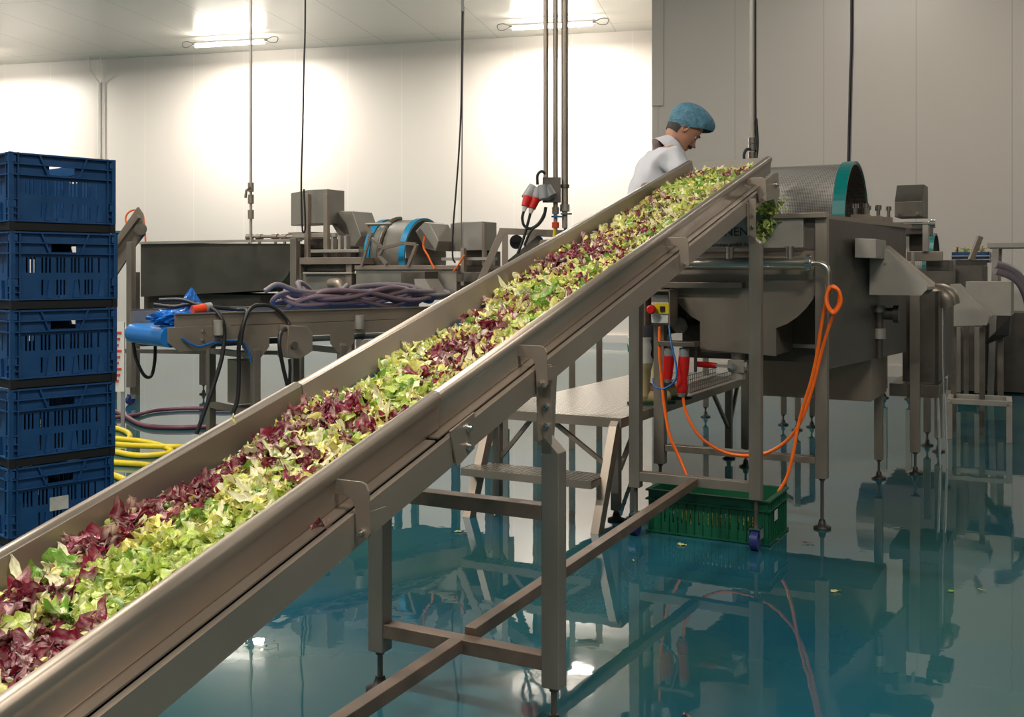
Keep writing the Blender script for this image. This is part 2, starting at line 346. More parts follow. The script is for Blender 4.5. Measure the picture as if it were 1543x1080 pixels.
def rail_prof(o=0.0):
    return [(-.032, -.098), (-.020, -.014), (-.017, -.003), (-.006, .0005 + o), (.004 + o, 0 + o), (.0115 + o, -.003), (.0145 + o, -.010), (.0145 + o, -.022), (.010 + o, -.036), (.008 + o, -.065), (.007 + o, -.087),
            (.003, -.087), (.004, -.062), (.006, -.036), (.009, -.020), (.007, -.011), (.002, -.006), (-.008, -.007), (-.014, -.016), (-.027, -.098)]
for mir in (False, True):
    side = 'near' if not mir else 'far'
    sweep(rail_prof(.004), S0, SJ, mir, sm=True); sweep(rail_prof(), SJ + .004, S1, mir, sm=True)
    sweep([(-.02, -.093), (.040, -.093), (.040, -.089), (-.02, -.089)], S0, SJ - .06, mir, 'ledge', steel_rail)
    sweep([(-.02, -.095), (.036, -.095), (.036, -.091), (-.02, -.091)], SJ - .04, S1 - .1, mir, 'ledge', steel_rail)
    sweep([(.046, -.093), (.062, -.093), (.062, -.168), (.030, -.168), (.030, -.163), (.057, -.163), (.057, -.097), (.046, -.097)], S0, SJ - .02, mir, 'side_beam', steel)
    sweep([(.041, -.095), (.060, -.095), (.060, -.165), (.030, -.165), (.030, -.160), (.055, -.160), (.055, -.099), (.041, -.099)], SJ - .02, S1 - .35, mir, 'side_beam', steel)
sweep([(VW + .030, -.092), (-.030, -.092), (-.030, -.088), (VW + .030, -.088)], S0, S1 - .02, name='belt', m=belt_blue)
sweep([(VW + .034, -.162), (-.034, -.162), (-.034, -.158), (VW + .034, -.158)], S0, S1 - .02, name='return_belt', m=belt_blue)
for s in (S0, S1 - .02):
    MB(C).cyl((VW + .034, s, zc(s) - .125), (-.034, s, zc(s) - .125), .036).build('roller', belt_blue, conv)
def hook(s, mir):
    mx = (lambda v: VW - v) if mir else (lambda v: v)
    z = zc(s); poly = [(.010, z - .024), (.082, z - .024), (.094, z - .029), (.100, z - .042), (.104, z - .130), (.098, z - .140), (.070, z - .140), (.066, z - .080), (.058, z - .062), (.044, z - .056), (.010, z - .056)]
    poly = [(mx(a), b) for a, b in poly]
    if mir: poly = poly[::-1]
    h = MB(C).xz(poly, s - .003, s + .003).build('bracket', steel, conv, .0008)
    for dz in (.128,): nut(C, (mx(.085), s - .003, z - dz), (0, -1, 0), h, .007, .006)
    MB(C).box((mx(.098), s + .003, z - .085), (mx(.102), s + .06, z - .12)).build('side_lug', steel, h)
for s in (-.90, -.07, 1.15, 2.30):
    hook(s, False)
    if s > -.5: hook(s, True)
jp = MB(C).prism([(SJ - .035, -.075), (SJ + .08, -.075), (SJ + .08, -.165), (SJ - .005, -.175)], lambda s, d: (.062, s, zc(s) + d), lambda s, d: (.068, s, zc(s) + d)).build('joint_plate', steel, conv, .001)
for dd in (-.10, -.145):
    b = MB(C); hexnut(b, (.068, SJ + .045, zc(SJ + .045) + dd), (1, 0, 0), .012, .005); b.build('bolt', chrome, jp)
# head end: drive plates, spout and scraper
for mir in (False, True):
    mx = (lambda v: VW - v) if mir else (lambda v: v)
    g = MB(C); g.prism([(2.26, -.08), (2.56, -.05), (2.66, -.055), (2.69, -.16), (2.62, -.23), (2.57, -.18), (2.30, -.165)], lambda s, d: (mx(.066), s, zc(2.5) + .7 * .278 * (s - 2.5) + d + .0), lambda s, d: (mx(.072), s, zc(2.5) + .7 * .278 * (s - 2.5) + d))
    dp = g.build('drive_plate', steel, conv, .001)
    b = MB(C); hexnut(b, (mx(.072), 2.60, zc(2.60) - .12), ((-1 if mir else 1), 0, 0), .018, .012); b.build('bolt', chrome, dp)
sp = MB(C).prism([(VW + .06, .0), (-.06, .0), (-.06, .06), (VW + .06, .06)], lambda v, d: (v, 2.86, zc(2.76) - .055 + d), lambda v, d: (v, 2.87, zc(2.76) - .055 + d)).build('end_plate', steel_pale, conv)
# support frames
def leg(F, x, y, w_, d_, z0, ztop, slant, mir, foot, name='leg', parent=None, m=steel_post):
    """slant: the outer side of the leg ends this much lower"""
    sg = -1 if mir else 1
    zi, zo = ztop, ztop - slant
    poly = [(x - w_ / 2, z0), (x + w_ / 2, z0), (x + w_ / 2, zo if not mir else zi), (x - w_ / 2, zi if not mir else zo)]
    l = MB(F).xz(poly, y - d_ / 2, y + d_ / 2).build(name, m, parent, .003)
    if foot == 'pad':
        f = MB(F).cyl((x, y, .02), (x, y, z0), .0085, 10); f.cyl((x, y, z0 - .012), (x, y, z0), .015, 6)
        f.build('threaded_rod', steel_dark, l)
        f = MB(F); f.tube([(x, y, 0), (x, y, .010), (x, y, .018), (x, y, .045)], [.045, .045, .022, .014], 18); f.build('foot_pad', rubber, l)
    else:
        f = MB(F).cyl((x, y, .10), (x, y, z0), .010, 10); f.build('threaded_rod', steel_dark, l)
        f = MB(F); f.box((x - .028, y - .026, .055), (x - .024, y + .03, .105)); f.box((x + .024, y - .026, .055), (x + .028, y + .03, .105)); f.box((x - .028, y - .026, .098), (x + .028, y + .03, .105)); f.build('caster_fork', chrome, l)
        f = MB(F); f.cyl((x - .018, y - .01, .045), (x + .018, y - .01, .045), .045, 24); f.build('caster_wheel', mat('blue_wheel', (.02, .03, .16), .4), l)
    return l
def cross(F, p, q, w_, h_, parent, name='cross_bar', m=brown): return MB(F).beam(p, q, w_, h_).build(name, m, parent, .002)
vn, vf = .088, VW - .088 + .012
for (s, z0, ft, zt) in ((0, .124, 'pad', .846), (2.17, .235, 'caster', 1.49)):
    for mir, v in ((False, vn), (True, vf)):
        leg(C, v, s, .056, .052, z0, zt, .055, mir, ft, parent=conv)
        sgn = -1 if mir else 1
        pl = MB(C); pl.box((v - .026 * sgn, s - .026, zt - .06), (v + .005 * sgn, s - .020, zc(s) - .10)); pl.prism([(s - .05, zt - .02), (s + .05, zt - .02), (s + .07, zc(s) - .12), (s - .06, zc(s) - .12)], lambda y, z: (v - .027 * sgn, y, z), lambda y, z: (v - .022 * sgn, y, z))
        pl = pl.build('mounting_plate', steel, conv, .001)
        for dz in (.02, .075): nut(C, (v - .010 * sgn, s - .026, zt + dz), (0, -1, 0), pl, .009, .007)
cross(C, (vf + .028, 0, .618), (vn - .028, 0, .618), .05, .042, conv)
cross(C, (vf + .028, 0, .193), (vn - .028, 0, .193), .05, .042, conv)
cross(C, (vf + .028, 2.17, .292), (vn - .028, 2.17, .292), .05, .046, conv, m=steel_post)
cross(C, (-.215, -2.3, .135), (-.215, -.03, .200), .042, .038, conv, 'floor_rail')
cross(C, (-.205, .03, .216), (-.205, 2.14, .292), .040, .038, conv, 'floor_rail')

# ---------------------------------------------------------------- salad on the belt
def leaf_mesh(kind, rs, nu=8, nv=12):
    """a torn crumpled leaf piece: returns verts (local, centred), faces, colours"""
    strip = rs.rand() < (.55 if kind == 'red' else .5)
    L = rs.uniform(.060, .115) if strip else rs.uniform(.042, .078); Wd = L * (rs.uniform(.18, .34) if strip else rs.uniform(.5, .9))
    ph = rs.rand(8) * 6.28; curl = rs.uniform(-20, 20); curl2 = rs.uniform(-12, 12); ruf = rs.uniform(.003, .009)
    rib = rs.rand() < .6; rib_o = rs.uniform(-.3, .3); V = []; Cc = []
    if kind == 'green': hue = rs.choice(4, p=[.40, .24, .13, .23]); base = [(.76, .72, .20), (.50, .62, .12), (.19, .40, .045), (.86, .80, .50)][hue]; pale = (.90, .86, .60)
    else: base = [(.16, .003, .024), (.25, .006, .04), (.32, .03, .09)][rs.choice(3, p=[.5, .35, .15])]; pale = (.88, .72, .62)
    twist = rs.uniform(-1.2, 1.2)
    for j in range(nv):
        t = j / (nv - 1) - .5
        wdt = math.sqrt(max(.0, 1 - (2 * t) ** 4)) * (1 + .22 * math.sin(9 * t + ph[0]) + .12 * math.sin(23 * t + ph[1]))
        wdt = max(wdt, .12)
        for i in range(nu):
            u = i / (nu - 1) - .5
            x = u * Wd * wdt + .006 * math.sin(7 * t + ph[2]); y = t * L + .005 * math.sin(9 * u + ph[3]) + rs.normal() * .0012
            z = curl * x * x + curl2 * y * y + ruf * math.sin(x * 190 + ph[4]) * (abs(u) * 1.8 + .2) + ruf * math.sin(y * 170 + ph[5] + u * 4) * (abs(u) * 2 + .2) + rs.normal() * .0008
            a = twist * t; x, z = x * math.cos(a) - z * math.sin(a), x * math.sin(a) + z * math.cos(a)
            V.append((x, y, z))
            d = abs(u - rib_o * .4) * wdt
            k = max(0, 1 - d / (.16 if kind == 'green' else .20)) if rib else 0
            vein = max(0, math.sin(28 * t + 9 * abs(u) + ph[6])) ** (4 if kind == 'green' else 8) * (.45 if kind == 'green' else .8) * (1.15 - abs(u) * 2)
            k = min(1, max(k * (.95 - .7 * (t + .5) * (kind == 'red')), vein) + (0 if kind == 'green' else .18 * (t < -.25)))
            sh = 1 + .25 * rs.normal() * .5
            Cc.append(tuple(min(1, max(0, (b_ * (1 - k) + p_ * k) * sh)) for b_, p_ in zip(base, pale)) + (1,))
    Fc = [(j * nu + i, j * nu + i + 1, (j + 1) * nu + i + 1, (j + 1) * nu + i) for j in range(nv - 1) for i in range(nu - 1)]
    return V, Fc, Cc
def make_leaf_data(name, V, Fc, Cc):
    me = bpy.data.meshes.new(name); me.from_pydata(V, [], Fc); ca = me.color_attributes.new('Col', 'FLOAT_COLOR', 'POINT')
    ca.data.foreach_set('color', np.array(Cc, dtype=np.float32).ravel()); me.polygons.foreach_set('use_smooth', [True] * len(Fc)); me.materials.append(leaf_m); me.update(); return me
NV = 34
GREEN = [leaf_mesh('green', RNG) for _ in range(NV)]; RED = [leaf_mesh('red', RNG) for _ in range(NV)]
def sv(px, py, dz=-.05):
    """pixel to (v, s) on the inclined plane dz below the crest"""
    d = C.d(px, py); k = (1.139 + dz + .278 * C.o.y - C.o.z) / (d.z - .278 * d.y); p = C.o + d * k; return p.x, p.y
REDC = [(sv(60, 935), .12, .62), (sv(130, 880), .08, .7), (sv(30, 1000), .06, .6), (sv(150, 950), .06, .7), (sv(145, 830), .05, .9), (sv(290, 725), .07, .85), (sv(230, 775), .06, .8), (sv(420, 660), .05, .7),
        (sv(510, 620), .07, 1.0), (sv(545, 655), .05, .6), (sv(700, 520), .08, .85), (sv(745, 495), .05, .7), (sv(660, 545), .04, .5), (sv(850, 400), .07, .75), (sv(880, 385), .05, .5), (sv(800, 440), .06, .6), (sv(640, 575), .06, .5), (sv(900, 375), .07, .6), (sv(880, 355), .07, .5),
        (sv(975, 300), .08, .6), (sv(1060, 265), .07, .6), (sv(1110, 262), .06, .6), (sv(370, 700), .05, .5), (sv(450, 700), .05, .5)]
GRNC = [(sv(235, 850), .12), (sv(590, 560), .07), (sv(200, 880), .09), (sv(805, 440), .06), (sv(600, 600), .05), (sv(1050, 280), .12)]
BARE = [(sv(545, 575, -.088), .075), (sv(530, 590, -.088), .075), (sv(650, 512, -.088), .08), (sv(715, 475, -.088), .07), (sv(618, 527, -.088), .07), (sv(865, 382, -.088), .06), (sv(500, 600, -.088), .04), (sv(560, 566, -.088), .04)]
def heap(v, s):
    """height of the salad above the belt"""
    e = min((v - (VW + .045)) / .07, 1); e2 = min((-.02 - v) / .03, 1)
    if e <= 0: return 0
    h = (.022 + .020 * math.sqrt(max(0, e)) + .010 * math.sin(s * 5.1 + v * 9) + .008 * math.sin(s * 11.3 + 2 + v * 17)) * min(1, max(.6, e2))
    for (c, r) in BARE:
        h *= 1 - .95 * math.exp(-((v - c[0]) ** 2 + .6 * (s - c[1]) ** 2) / (r * r))
    return max(0, h)
def pred(v, s):
    p = .10 + .10 * (math.sin(s * 4.3 + 1) * math.sin(v * 14 + s * 3) > .3)
    if s > .2: p += .10
    for (c, r, a) in REDC: p += a * math.exp(-((v - c[0]) ** 2 + .5 * (s - c[1]) ** 2) / (r * r))
    for (c, r) in GRNC: p -= 1.2 * math.exp(-((v - c[0]) ** 2 + .5 * (s - c[1]) ** 2) / (r * r))
    return p
def pgreen(v, s): return sum(math.exp(-((v - c[0]) ** 2 + .5 * (s - c[1]) ** 2) / (r * r)) for c, r in GRNC)
def hue_of(Cc): return Cc[len(Cc) // 2][0]
DARKG = sorted(range(NV), key=lambda i: np.mean([c[0] for c in GREEN[i][2]]))[2:14]
Bc = C.M.to_3x3()
def leaf_xf(v, s, dz, scale, tilt=.55):
    n = Vector((0, -.278, 1)).normalized()
    R = Matrix.Rotation(random.gauss(0, tilt), 3, 'X') @ Matrix.Rotation(random.gauss(0, tilt), 3, 'Y') @ Matrix.Rotation(random.uniform(0, 6.28), 3, 'Z')
    A = Vector((0, 0, 1)).rotation_difference(n).to_matrix()
    return Matrix.Translation(C.w((v, s, zc(s) - .088 + dz))) @ (Bc @ A @ R @ Matrix.Scale(scale, 3)).to_4x4()
def pick(v, s, red): 
    if red: return RNG.randint(NV)
    if random.random() < pgreen(v, s) * .9: return DARKG[RNG.randint(len(DARKG))]
    return RNG.randint(NV)
# loose bulk of the heap: two stuff objects
bulk = {'green': ([], [], []), 'red': ([], [], [])}
nb = 0
while nb < 5600:
    s = random.uniform(-1.95, 2.74); v = random.uniform(VW + .045, -.028); h = heap(v, s)
    if h < .014 and random.random() < .96: continue
    red = random.random() < pred(v, s); k = 'red' if red else 'green'
    V, Fc, Cc = (RED if red else GREEN)[pick(v, s, red)]
    sc = random.uniform(.55, .9)
    M = leaf_xf(v, s, .004 + h * (random.random() ** .6), sc)
    Vn, Fn, Cn = bulk[k]; o_ = len(Vn); sh = random.uniform(.82, 1.12)
    # thin out the mesh of the small ones: every vertex is kept, they are cheap
    Vn += [tuple(M @ Vector(p)) for p in V]; Fn += [tuple(i + o_ for i in f) for f in Fc]; Cn += [(c[0] * sh, c[1] * sh, c[2] * sh, 1) for c in Cc]; nb += 1
for k, nm, lb in (('green', 'shredded_lettuce', 'loose shredded pale green lettuce filling the inclined conveyor belt'), ('red', 'shredded_radicchio', 'loose shredded dark red radicchio mixed through the lettuce on the belt')):
    o = bpy.data.objects.new(nm, make_leaf_data(nm, *bulk[k])); COL.objects.link(o); tag(o, lb, 'salad', None, 'stuff')
# the pieces that show largest, each an object
GD = [make_leaf_data('lettuce_leaf', *g) for g in GREEN]; RD = [make_leaf_data('radicchio_leaf', *g) for g in RED]
def leaf_obj(red, M, label, group, idx=None):
    i = RNG.randint(NV) if idx is None else idx
    o = bpy.data.objects.new('radicchio_leaf' if red else 'lettuce_leaf', (RD if red else GD)[i]); COL.objects.link(o); o.matrix_world = M
    tag(o, label, 'radicchio' if red else 'lettuce', group); return o
cnt = {True: 0, False: 0}; tries = 0
while min(cnt.values()) < 290 and tries < 60000:
    tries += 1
    s = -1.85 + 4.5 * random.random() ** 1.5; v = random.uniform(VW + .06, -.030); h = heap(v, s)
    if h < .016: continue
    red = random.random() < pred(v, s)
    if cnt[red] >= 290: continue
    cnt[red] += 1
    M = leaf_xf(v, s, h + random.uniform(-.004, .010), random.uniform(.75, 1.12) * (1.0 if s < .6 else .85), .42)
    leaf_obj(red, M, 'torn wine-red radicchio leaf with white veins lying on top of the salad on the belt' if red else 'torn pale yellow-green lettuce leaf lying on top of the salad on the belt',
             'radicchio leaves on the conveyor' if red else 'lettuce leaves on the conveyor', pick(v, s, red))
# singular pieces
p = C.x(470, 797, .012); leaf_obj(True, Matrix.Translation(C.w((p.x, p.y, zc(p.y) - .082))) @ Matrix.Rotation(1.9, 4, 'Z') @ Matrix.Scale(1.0, 4), 'single radicchio scrap caught on the ledge below the near rail', None, 2)
for px_, py_, rd_, lb in ((94, 815, True, 'dark radicchio scrap stuck upright against the inside of the far rail'), (352, 635, False, 'thin lettuce shred hanging over the far rail')):
    p = C.x(px_, py_, VW + .012); leaf_obj(rd_, Matrix.Translation(C.w(p)) @ Matrix.Rotation(1.2, 4, 'X') @ Matrix.Scale(.5, 4), lb, None, 5)

# ---------------------------------------------------------------- folding crates
def crate_wall(w_, h, slots=True):
    """boxes of one crate wall in x-z, outer face at y=0; returns list of (part, MB-building function)"""
    z0 = .035; top = h
    U = lambda x: x / .4 * w_
    holes = []
    if slots:
        for x in (.058, .072, .086, .114, .128, .142, .169, .182, .195, .223, .236, .250, .275, .287, .301, .328): holes.append((U(x), U(x) + .007, h - .150, h - .094))
        for x in (.028, .114, .169, .182, .195, .250, .275, .287, .301): holes.append((U(x), U(x) + .007, h - .232, h - .176))
    holes.append((U(.150), U(.245), h - .074, h - .040))
    return z0, top, holes
def make_crate(name, h, m_wall, m_base, label, cat, loc, rz, group):
    t = thing(name, label, cat, loc, rz, group); F = Frame(0, 0, 0); F.M = RM[t.name].copy()
    W_, D_ = .400, .600
    Fs = [(F.M, W_, 'front'), (F.M @ Matrix.Translation((0, D_, 0)) @ Matrix.Translation((W_, 0, 0)) @ Matrix.Rotation(PI, 4, 'Z'), W_, 'back'),
          (F.M @ Matrix.Translation((0, D_, 0)) @ Matrix.Rotation(-PI / 2, 4, 'Z'), D_, 'left'), (F.M @ Matrix.Translation((W_, 0, 0)) @ Matrix.Rotation(PI / 2, 4, 'Z'), D_, 'right')]
    for M, wd, nm in Fs:
        G = Frame(0, 0, 0); G.M = M; z0, top, holes = crate_wall(wd, h)
        MB(G).grid([.012, wd - .012], [z0, h - .005], holes, .014, .019).build('wall', m_wall, t)
        r = MB(G); U = lambda x: x / .4 * wd
        for zz, th in ((h - .004, .006), (h - .041, .004), (h - .080, .004), (.036, .005)): r.box((.002, .0, zz - th / 2), (wd - .002, .016, zz + th / 2))
        for x in (.001, .030, wd - .034, wd - .005): r.box((x, .0, .036), (x + .004, .016, h))
        for x in (.002, wd - .032):
            for zz in (h - .17, h - .20, .06): r.box((x, .0, zz), (x + .03, .014, zz + .003))
            r.box((x + .008, -.0, h - .035), (x + .022, .010, h - .012)); r.box((x + .008, .0, .085), (x + .022, .010, .11))
        for a, b in (((.110, h - .006), (.140, h - .080)), ((.286, h - .006), (.255, h - .080))): r.beam((U(a[0]), .007, a[1]), (U(b[0]), .007, b[1]), .014, .005, (1, 0, 0))
        for x in (.130, .228, .325): r.xz([(U(x), .04), (U(x) + .024, .04), (U(x) + .018, .105), (U(x) + .008, .105)], .003, .016)
        r.box((U(.175), .002, .036), (U(.215), .016, .050))
        r.build('rim', m_wall, t)
    MB(F).box((.006, .006, 0), (W_ - .006, D_ - .006, .034)).build('base', m_base, t, .003)
    for x0, y0 in ((0, 0), (W_ - .022, 0), (0, D_ - .022), (W_ - .022, D_ - .022)):
        MB(F).box((x0 + .001, y0 + .001, .0), (x0 + .021, y0 + .021, .034)).build('corner_post', m_base, t)
    return t
cl = ['lowest, behind the conveyor', 'second from bottom, with paper label', 'third from the bottom', 'fourth from bottom', 'second from the top', 'topmost, wall showing through its hand hole']
CP = .2845; crate0 = None
for i in range(6):
    ztop = 1.734 - CP * (5 - i); dx = [0, -.004, .0, .004, .006, .0][i]
    loc = (-1.797 + dx, 3.70, ztop - CP - .0 if i else 0)
    rz = math.radians(48 + [0, .8, .4, -.3, -.5, 0][i]); lb = f'dark blue slotted crate of the left stack, {cl[i]}'
    if crate0 is None: crate0 = make_crate('folding_crate', .283, blue_pl, black_pl, lb, 'crate', loc, rz, 'stacked blue crates'); cr = crate0; cr.scale = (1, 1, (ztop) / CP)
    else: cr = copy_tree(crate0, None, loc, lb); cr.rotation_euler = (0, 0, rz); cr.scale = (1, 1, 1)
    if i == 1:
        RM[cr.name] = Matrix.Translation(loc) @ Matrix.Rotation(rz, 4, 'Z'); G = Frame(0, 0, 0); G.M = RM[cr.name]
        MB(G).box((.155, .010, .105), (.225, .0135, .155)).build('paper_label', paper, cr, label='worn grey paper label')

# ---------------------------------------------------------------- the washer on the right
T = Frame(1.56, 5.23, AZ)
def P2(F, pts, t): return [((q := F.y(x, y, t)).x, q.z) for x, y in pts]
def drum(F, u0, u1, t, z, R, parent, band_m, bands, name='drum'):
    n, m_ = 64, 2; vs, fs, uvs = [], [], []
    me = bpy.data.meshes.new(name); us = [u0, u1]
    for rr in (R, R - .006):
        for u in us:
            for k in range(n + 1): a = 2 * PI * k / n; vs.append((u, t + rr * math.cos(a), z + rr * math.sin(a)))
    N = n + 1
    for L in (0, 1):
        for k in range(n):
            a = L * 2 * N + k; q = (a, a + 1, a + N + 1, a + N) if L else (a, a + N, a + N + 1, a + 1); fs.append(q)
    for e in (0, 1):
        for k in range(n): a = e * N + k; fs.append((a, a + 1, a + 1 + 2 * N, a + 2 * N))
    T_ = RM[parent.name].inverted() @ F.M; me.from_pydata([T_ @ Vector(v) for v in vs], [], fs); uvl = me.uv_layers.new(name='UVMap')
    for poly in me.polygons:
        for li in poly.loop_indices:
            vi = me.loops[li].vertex_index; k = vi % N; e = (vi // N) % 2; uvl.data[li].uv = (k / n * 2 * PI * R, us[e])
        poly.use_smooth = True
    me.materials.append(perf); o = bpy.data.objects.new(name, me); COL.objects.link(o); o.parent = parent; RM[o.name] = RM[parent.name]
    for (b0, b1) in bands:
        g = MB(F); k = 64; vs = []; fs = []
        for (uu, rr) in ((b0, R + .012), (b1, R + .012), (b1, R + .001), (b0, R + .001)):
            for i in range(k): a = 2 * PI * i / k; vs.append((uu, t + rr * math.cos(a), z + rr * math.sin(a)))
        for r_ in range(4):
            for i in range(k): fs.append((r_ * k + i, r_ * k + (i + 1) % k, ((r_ + 1) % 4) * k + (i + 1) % k, ((r_ + 1) % 4) * k + i))
        g.add(vs, fs, False); g.build('drum_band', band_m, o)
    return o
wt = fthing(T, (-.4, .8, 0), 'washing_tank', 'large stainless drum washer with teal-ringed perforated drum at the upper end of the salad conveyor', 'washing machine')
leg(T, 0, .03, .06, .055, .255, 1.585, 0, False, 'pad', parent=wt); leg(T, -.865, .03, .06, .055, .255, 1.25, 0, False, 'pad', parent=wt)
leg(T, -.80, 1.5, .05, .05, .12, .9, 0, False, 'pad', parent=wt); leg(T, .05, 1.5, .05, .05, .12, .9, 0, False, 'pad', parent=wt)
MB(T).beam((-.83, .03, .345), (-.03, .03, .345), .05, .035).build('stretcher', steel_post, wt, .002)
# front end: name panel, U-shaped end wall with sump, ledge
MB(T).box((-.88, -.012, 1.425), (-.085, .03, 1.575)).build('name_panel', steel_pale, wt, .002)
MB(T).box((-.90, -.03, 1.575), (.03, .04, 1.60)).build('front_rim', steel, wt, .002)
MB(T).box((-.085, .025, 1.42), (-.03, .04, 1.575)).build('gap_plate', steel_dark, wt)
g = [(-.875, 1.41), (-.005, 1.41), (-.005, 1.30), (-.02, 1.235)]
for k in range(9): a = k / 8 * 1.35; g.append((-.234 - .16 + (.37) * math.cos(a * .98) + .0, 1.235 - .275 * math.sin(a)))
g = [(-.875, 1.41), (-.005, 1.41), (-.005, 1.30), (-.020, 1.225), (-.045, 1.165), (-.080, 1.115), (-.125, 1.07), (-.175, 1.035), (-.234, 1.01), (-.234, .865), (-.642, .885), (-.642, 1.035), (-.69, 1.06), (-.735, 1.10), (-.775, 1.145), (-.81, 1.20), (-.845, 1.28)]
MB(T).xz(g, .035, .048).build('end_wall', steel, wt)
MB(T).box((-.642, .048, .87), (-.234, .40, 1.05)).build('sump', steel, wt)
MB(T).box((-.86, -.02, 1.215), (-.40, .035, 1.245)).build('ledge', steel_dark, wt, .002)
MB(T).box((-.90, .50, .80), (.045, .515, 1.45)).build('bulkhead', steel_mottled, wt)
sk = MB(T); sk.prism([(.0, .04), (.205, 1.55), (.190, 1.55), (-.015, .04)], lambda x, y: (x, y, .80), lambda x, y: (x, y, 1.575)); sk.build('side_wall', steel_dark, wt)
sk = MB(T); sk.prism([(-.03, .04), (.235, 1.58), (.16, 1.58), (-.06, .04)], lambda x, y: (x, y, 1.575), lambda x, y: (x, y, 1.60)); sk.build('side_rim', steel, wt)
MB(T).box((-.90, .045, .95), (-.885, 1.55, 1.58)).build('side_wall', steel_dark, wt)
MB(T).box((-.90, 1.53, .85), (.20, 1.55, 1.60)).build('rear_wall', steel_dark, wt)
MB(T).box((-.56, .96, .545), (.09, 1.55, .835)).build('catch_tray', steel, wt, .003)
MB(T).beam((-.25, .42, .895), (-.02, .42, .895), .02, .02).build('shelf_edge', steel_pale, wt)
drum(T, -.86, -.005, 1.04, 1.545, .40, wt, teal_band, [(-.07, .0)])
MB(T).cyl((-.86, 1.04, 1.545), (.02, 1.04, 1.545), .03).build('drum_axle', steel_dark, wt)
# manifold pipe with stubs, clamp and elbow
pz = T.y(1160, 397, -.07).z; ue = T.y(1219, 397, -.07).x
mp = MB(T).cyl((-.88, -.07, pz), (ue, -.07, pz), .032, 24).build('manifold_pipe', pipe_steel, wt)
for px_ in (1100, 1190):
    u = T.y(px_, 390, -.07).x; MB(T).cyl((u, -.07, pz), (u, -.07, 1.43), .021, 16).build('pipe_stub', pipe_steel, mp)
MB(T).cyl((ue - .012, -.07, pz), (ue + .012, -.07, pz), .046, 24).cyl((ue + .012, -.07, pz), (ue + .02, -.07, pz), .038, 20).build('clamp', chrome, mp)
MB(T).tube([(ue, -.07, pz), (ue + .05, -.07, pz), (ue + .085, -.07, pz - .02), (ue + .095, -.07, pz - .06), (ue + .095, -.07, pz - .115)], .014, 12, sm=5).cyl((ue + .095, -.07, pz - .10), (ue + .095, -.07, pz - .15), .019).build('elbow', pipe_steel, mp)
# lettering on the name panel
def text_obj(body, size, M, parent, m, ext=.0006):
    cu = bpy.data.curves.new('letters', 'FONT'); cu.body = body; cu.size = size; cu.extrude = ext; cu.align_x = 'LEFT'; tmp = bpy.data.objects.new('tmp', cu)
    COL.objects.link(tmp); dg = bpy.context.evaluated_depsgraph_get(); me = bpy.data.meshes.new_from_object(tmp.evaluated_get(dg)); bpy.data.objects.remove(tmp)
    me.transform(RM[parent.name].inverted() @ M); me.materials.clear(); me.materials.append(m); o = bpy.data.objects.new('lettering', me); COL.objects.link(o); o.parent = parent; return o
a = T.y(1054, 356, -.014); k = T.y(1060, 370, -.014)
text_obj('KRONEN', .064, T.M @ Matrix.Translation((a.x, -.014, a.z)) @ Matrix.Rotation(PI / 2, 4, 'X'), wt, ink)
text_obj('www.kronen-gmbh.de', .030, T.M @ Matrix.Translation((k.x - .025, -.014, k.z - .006)) @ Matrix.Rotation(PI / 2, 4, 'X'), wt, ink)
# sump drain with ball valve
u = T.y(1111, 550, .08).x
dv = MB(T).cyl((u, .10, .79), (u, .10, .875), .036, 18).build('drain_pipe', steel, wt)
vb = MB(T).box((u - .04, .06, .765), (u + .04, .14, .835)).cyl((u - .052, .10, .80), (u + .052, .10, .80), .032, 8).cyl((u, .10, .73), (u, .10, .77), .040, 8).build('valve_body', steel_pale, dv, .003)
MB(T).cyl((u - .01, .03, .80), (u - .01, .07, .80), .018, 8).build('valve_stem', chrome, dv)
MB(T).beam((u - .01, .035, .80), (u - .10, .035, .802), .02, .014).build('valve_lever', steel_pale, dv)
MB(T).tube([(u - .10, .035, .802), (u - .15, .035, .804), (u - .215, .035, .806)], [.014, .017, .015], 10).build('valve_grip', red_pl, dv, label='red valve grip')
# agitator motor disc left of the sump
c0 = T.y(1025, 490, .12)
MB(T).cyl((c0.x, .10, c0.z), (c0.x, .125, c0.z), .043, 28).build('motor_disc', steel_pale, wt)
MB(T).cyl((c0.x + .02, .13, c0.z + .02), (c0.x + .14, .30, c0.z + .03), .032, 16).build('motor', black_pl, wt)
# small bearings and fittings on the side rim, outlet block, outlet chute
for px_, py_, tt in ((1297, 312, .95), (1316, 314, 1.15), (1331, 324, 1.3)):
    q = T.y(px_, py_, tt); MB(T).box((q.x - .05, tt - .05, 1.59), (q.x + .05, tt + .05, 1.635)).build('bearing_block', steel, wt, .003)
    for d in (-.03, .03): MB(T).cyl((q.x + d, tt, 1.63), (q.x + d, tt, 1.69), .010, 8).cyl((q.x + d, tt, 1.675), (q.x + d, tt, 1.70), .018, 6).build('bolt', chrome, wt)
tO = .45
q0 = P2(T, [(1288, 359), (1320, 360), (1320, 389), (1288, 388)], tO); MB(T).xz(q0[::-1], tO, tO + .35).build('outlet_block', steel_pale, wt, .002)
tO = .80
ch = P2(T, [(1311, 367), (1326, 368), (1398, 427), (1397, 436), (1388, 445), (1310, 444)], tO - .06)
cw = MB(T).xz(ch[::-1], tO - .06, tO - .045).build('chute', steel_pale, wt)
cb = [(x, z) for x, z in ch]
MB(T).xz(ch[::-1], tO + .28, tO + .295).build('chute_side', steel_pale, cw)
e0, e1 = ch[1], ch[2]; MB(T).prism([(e0[0], e0[1] - .02), (e1[0], e1[1] - .02), (e1[0], e1[1] - .035), (e0[0], e0[1] - .035)], lambda x, z: (x, tO - .05, z), lambda x, z: (x, tO + .28, z)).build('chute_floor', steel, cw)
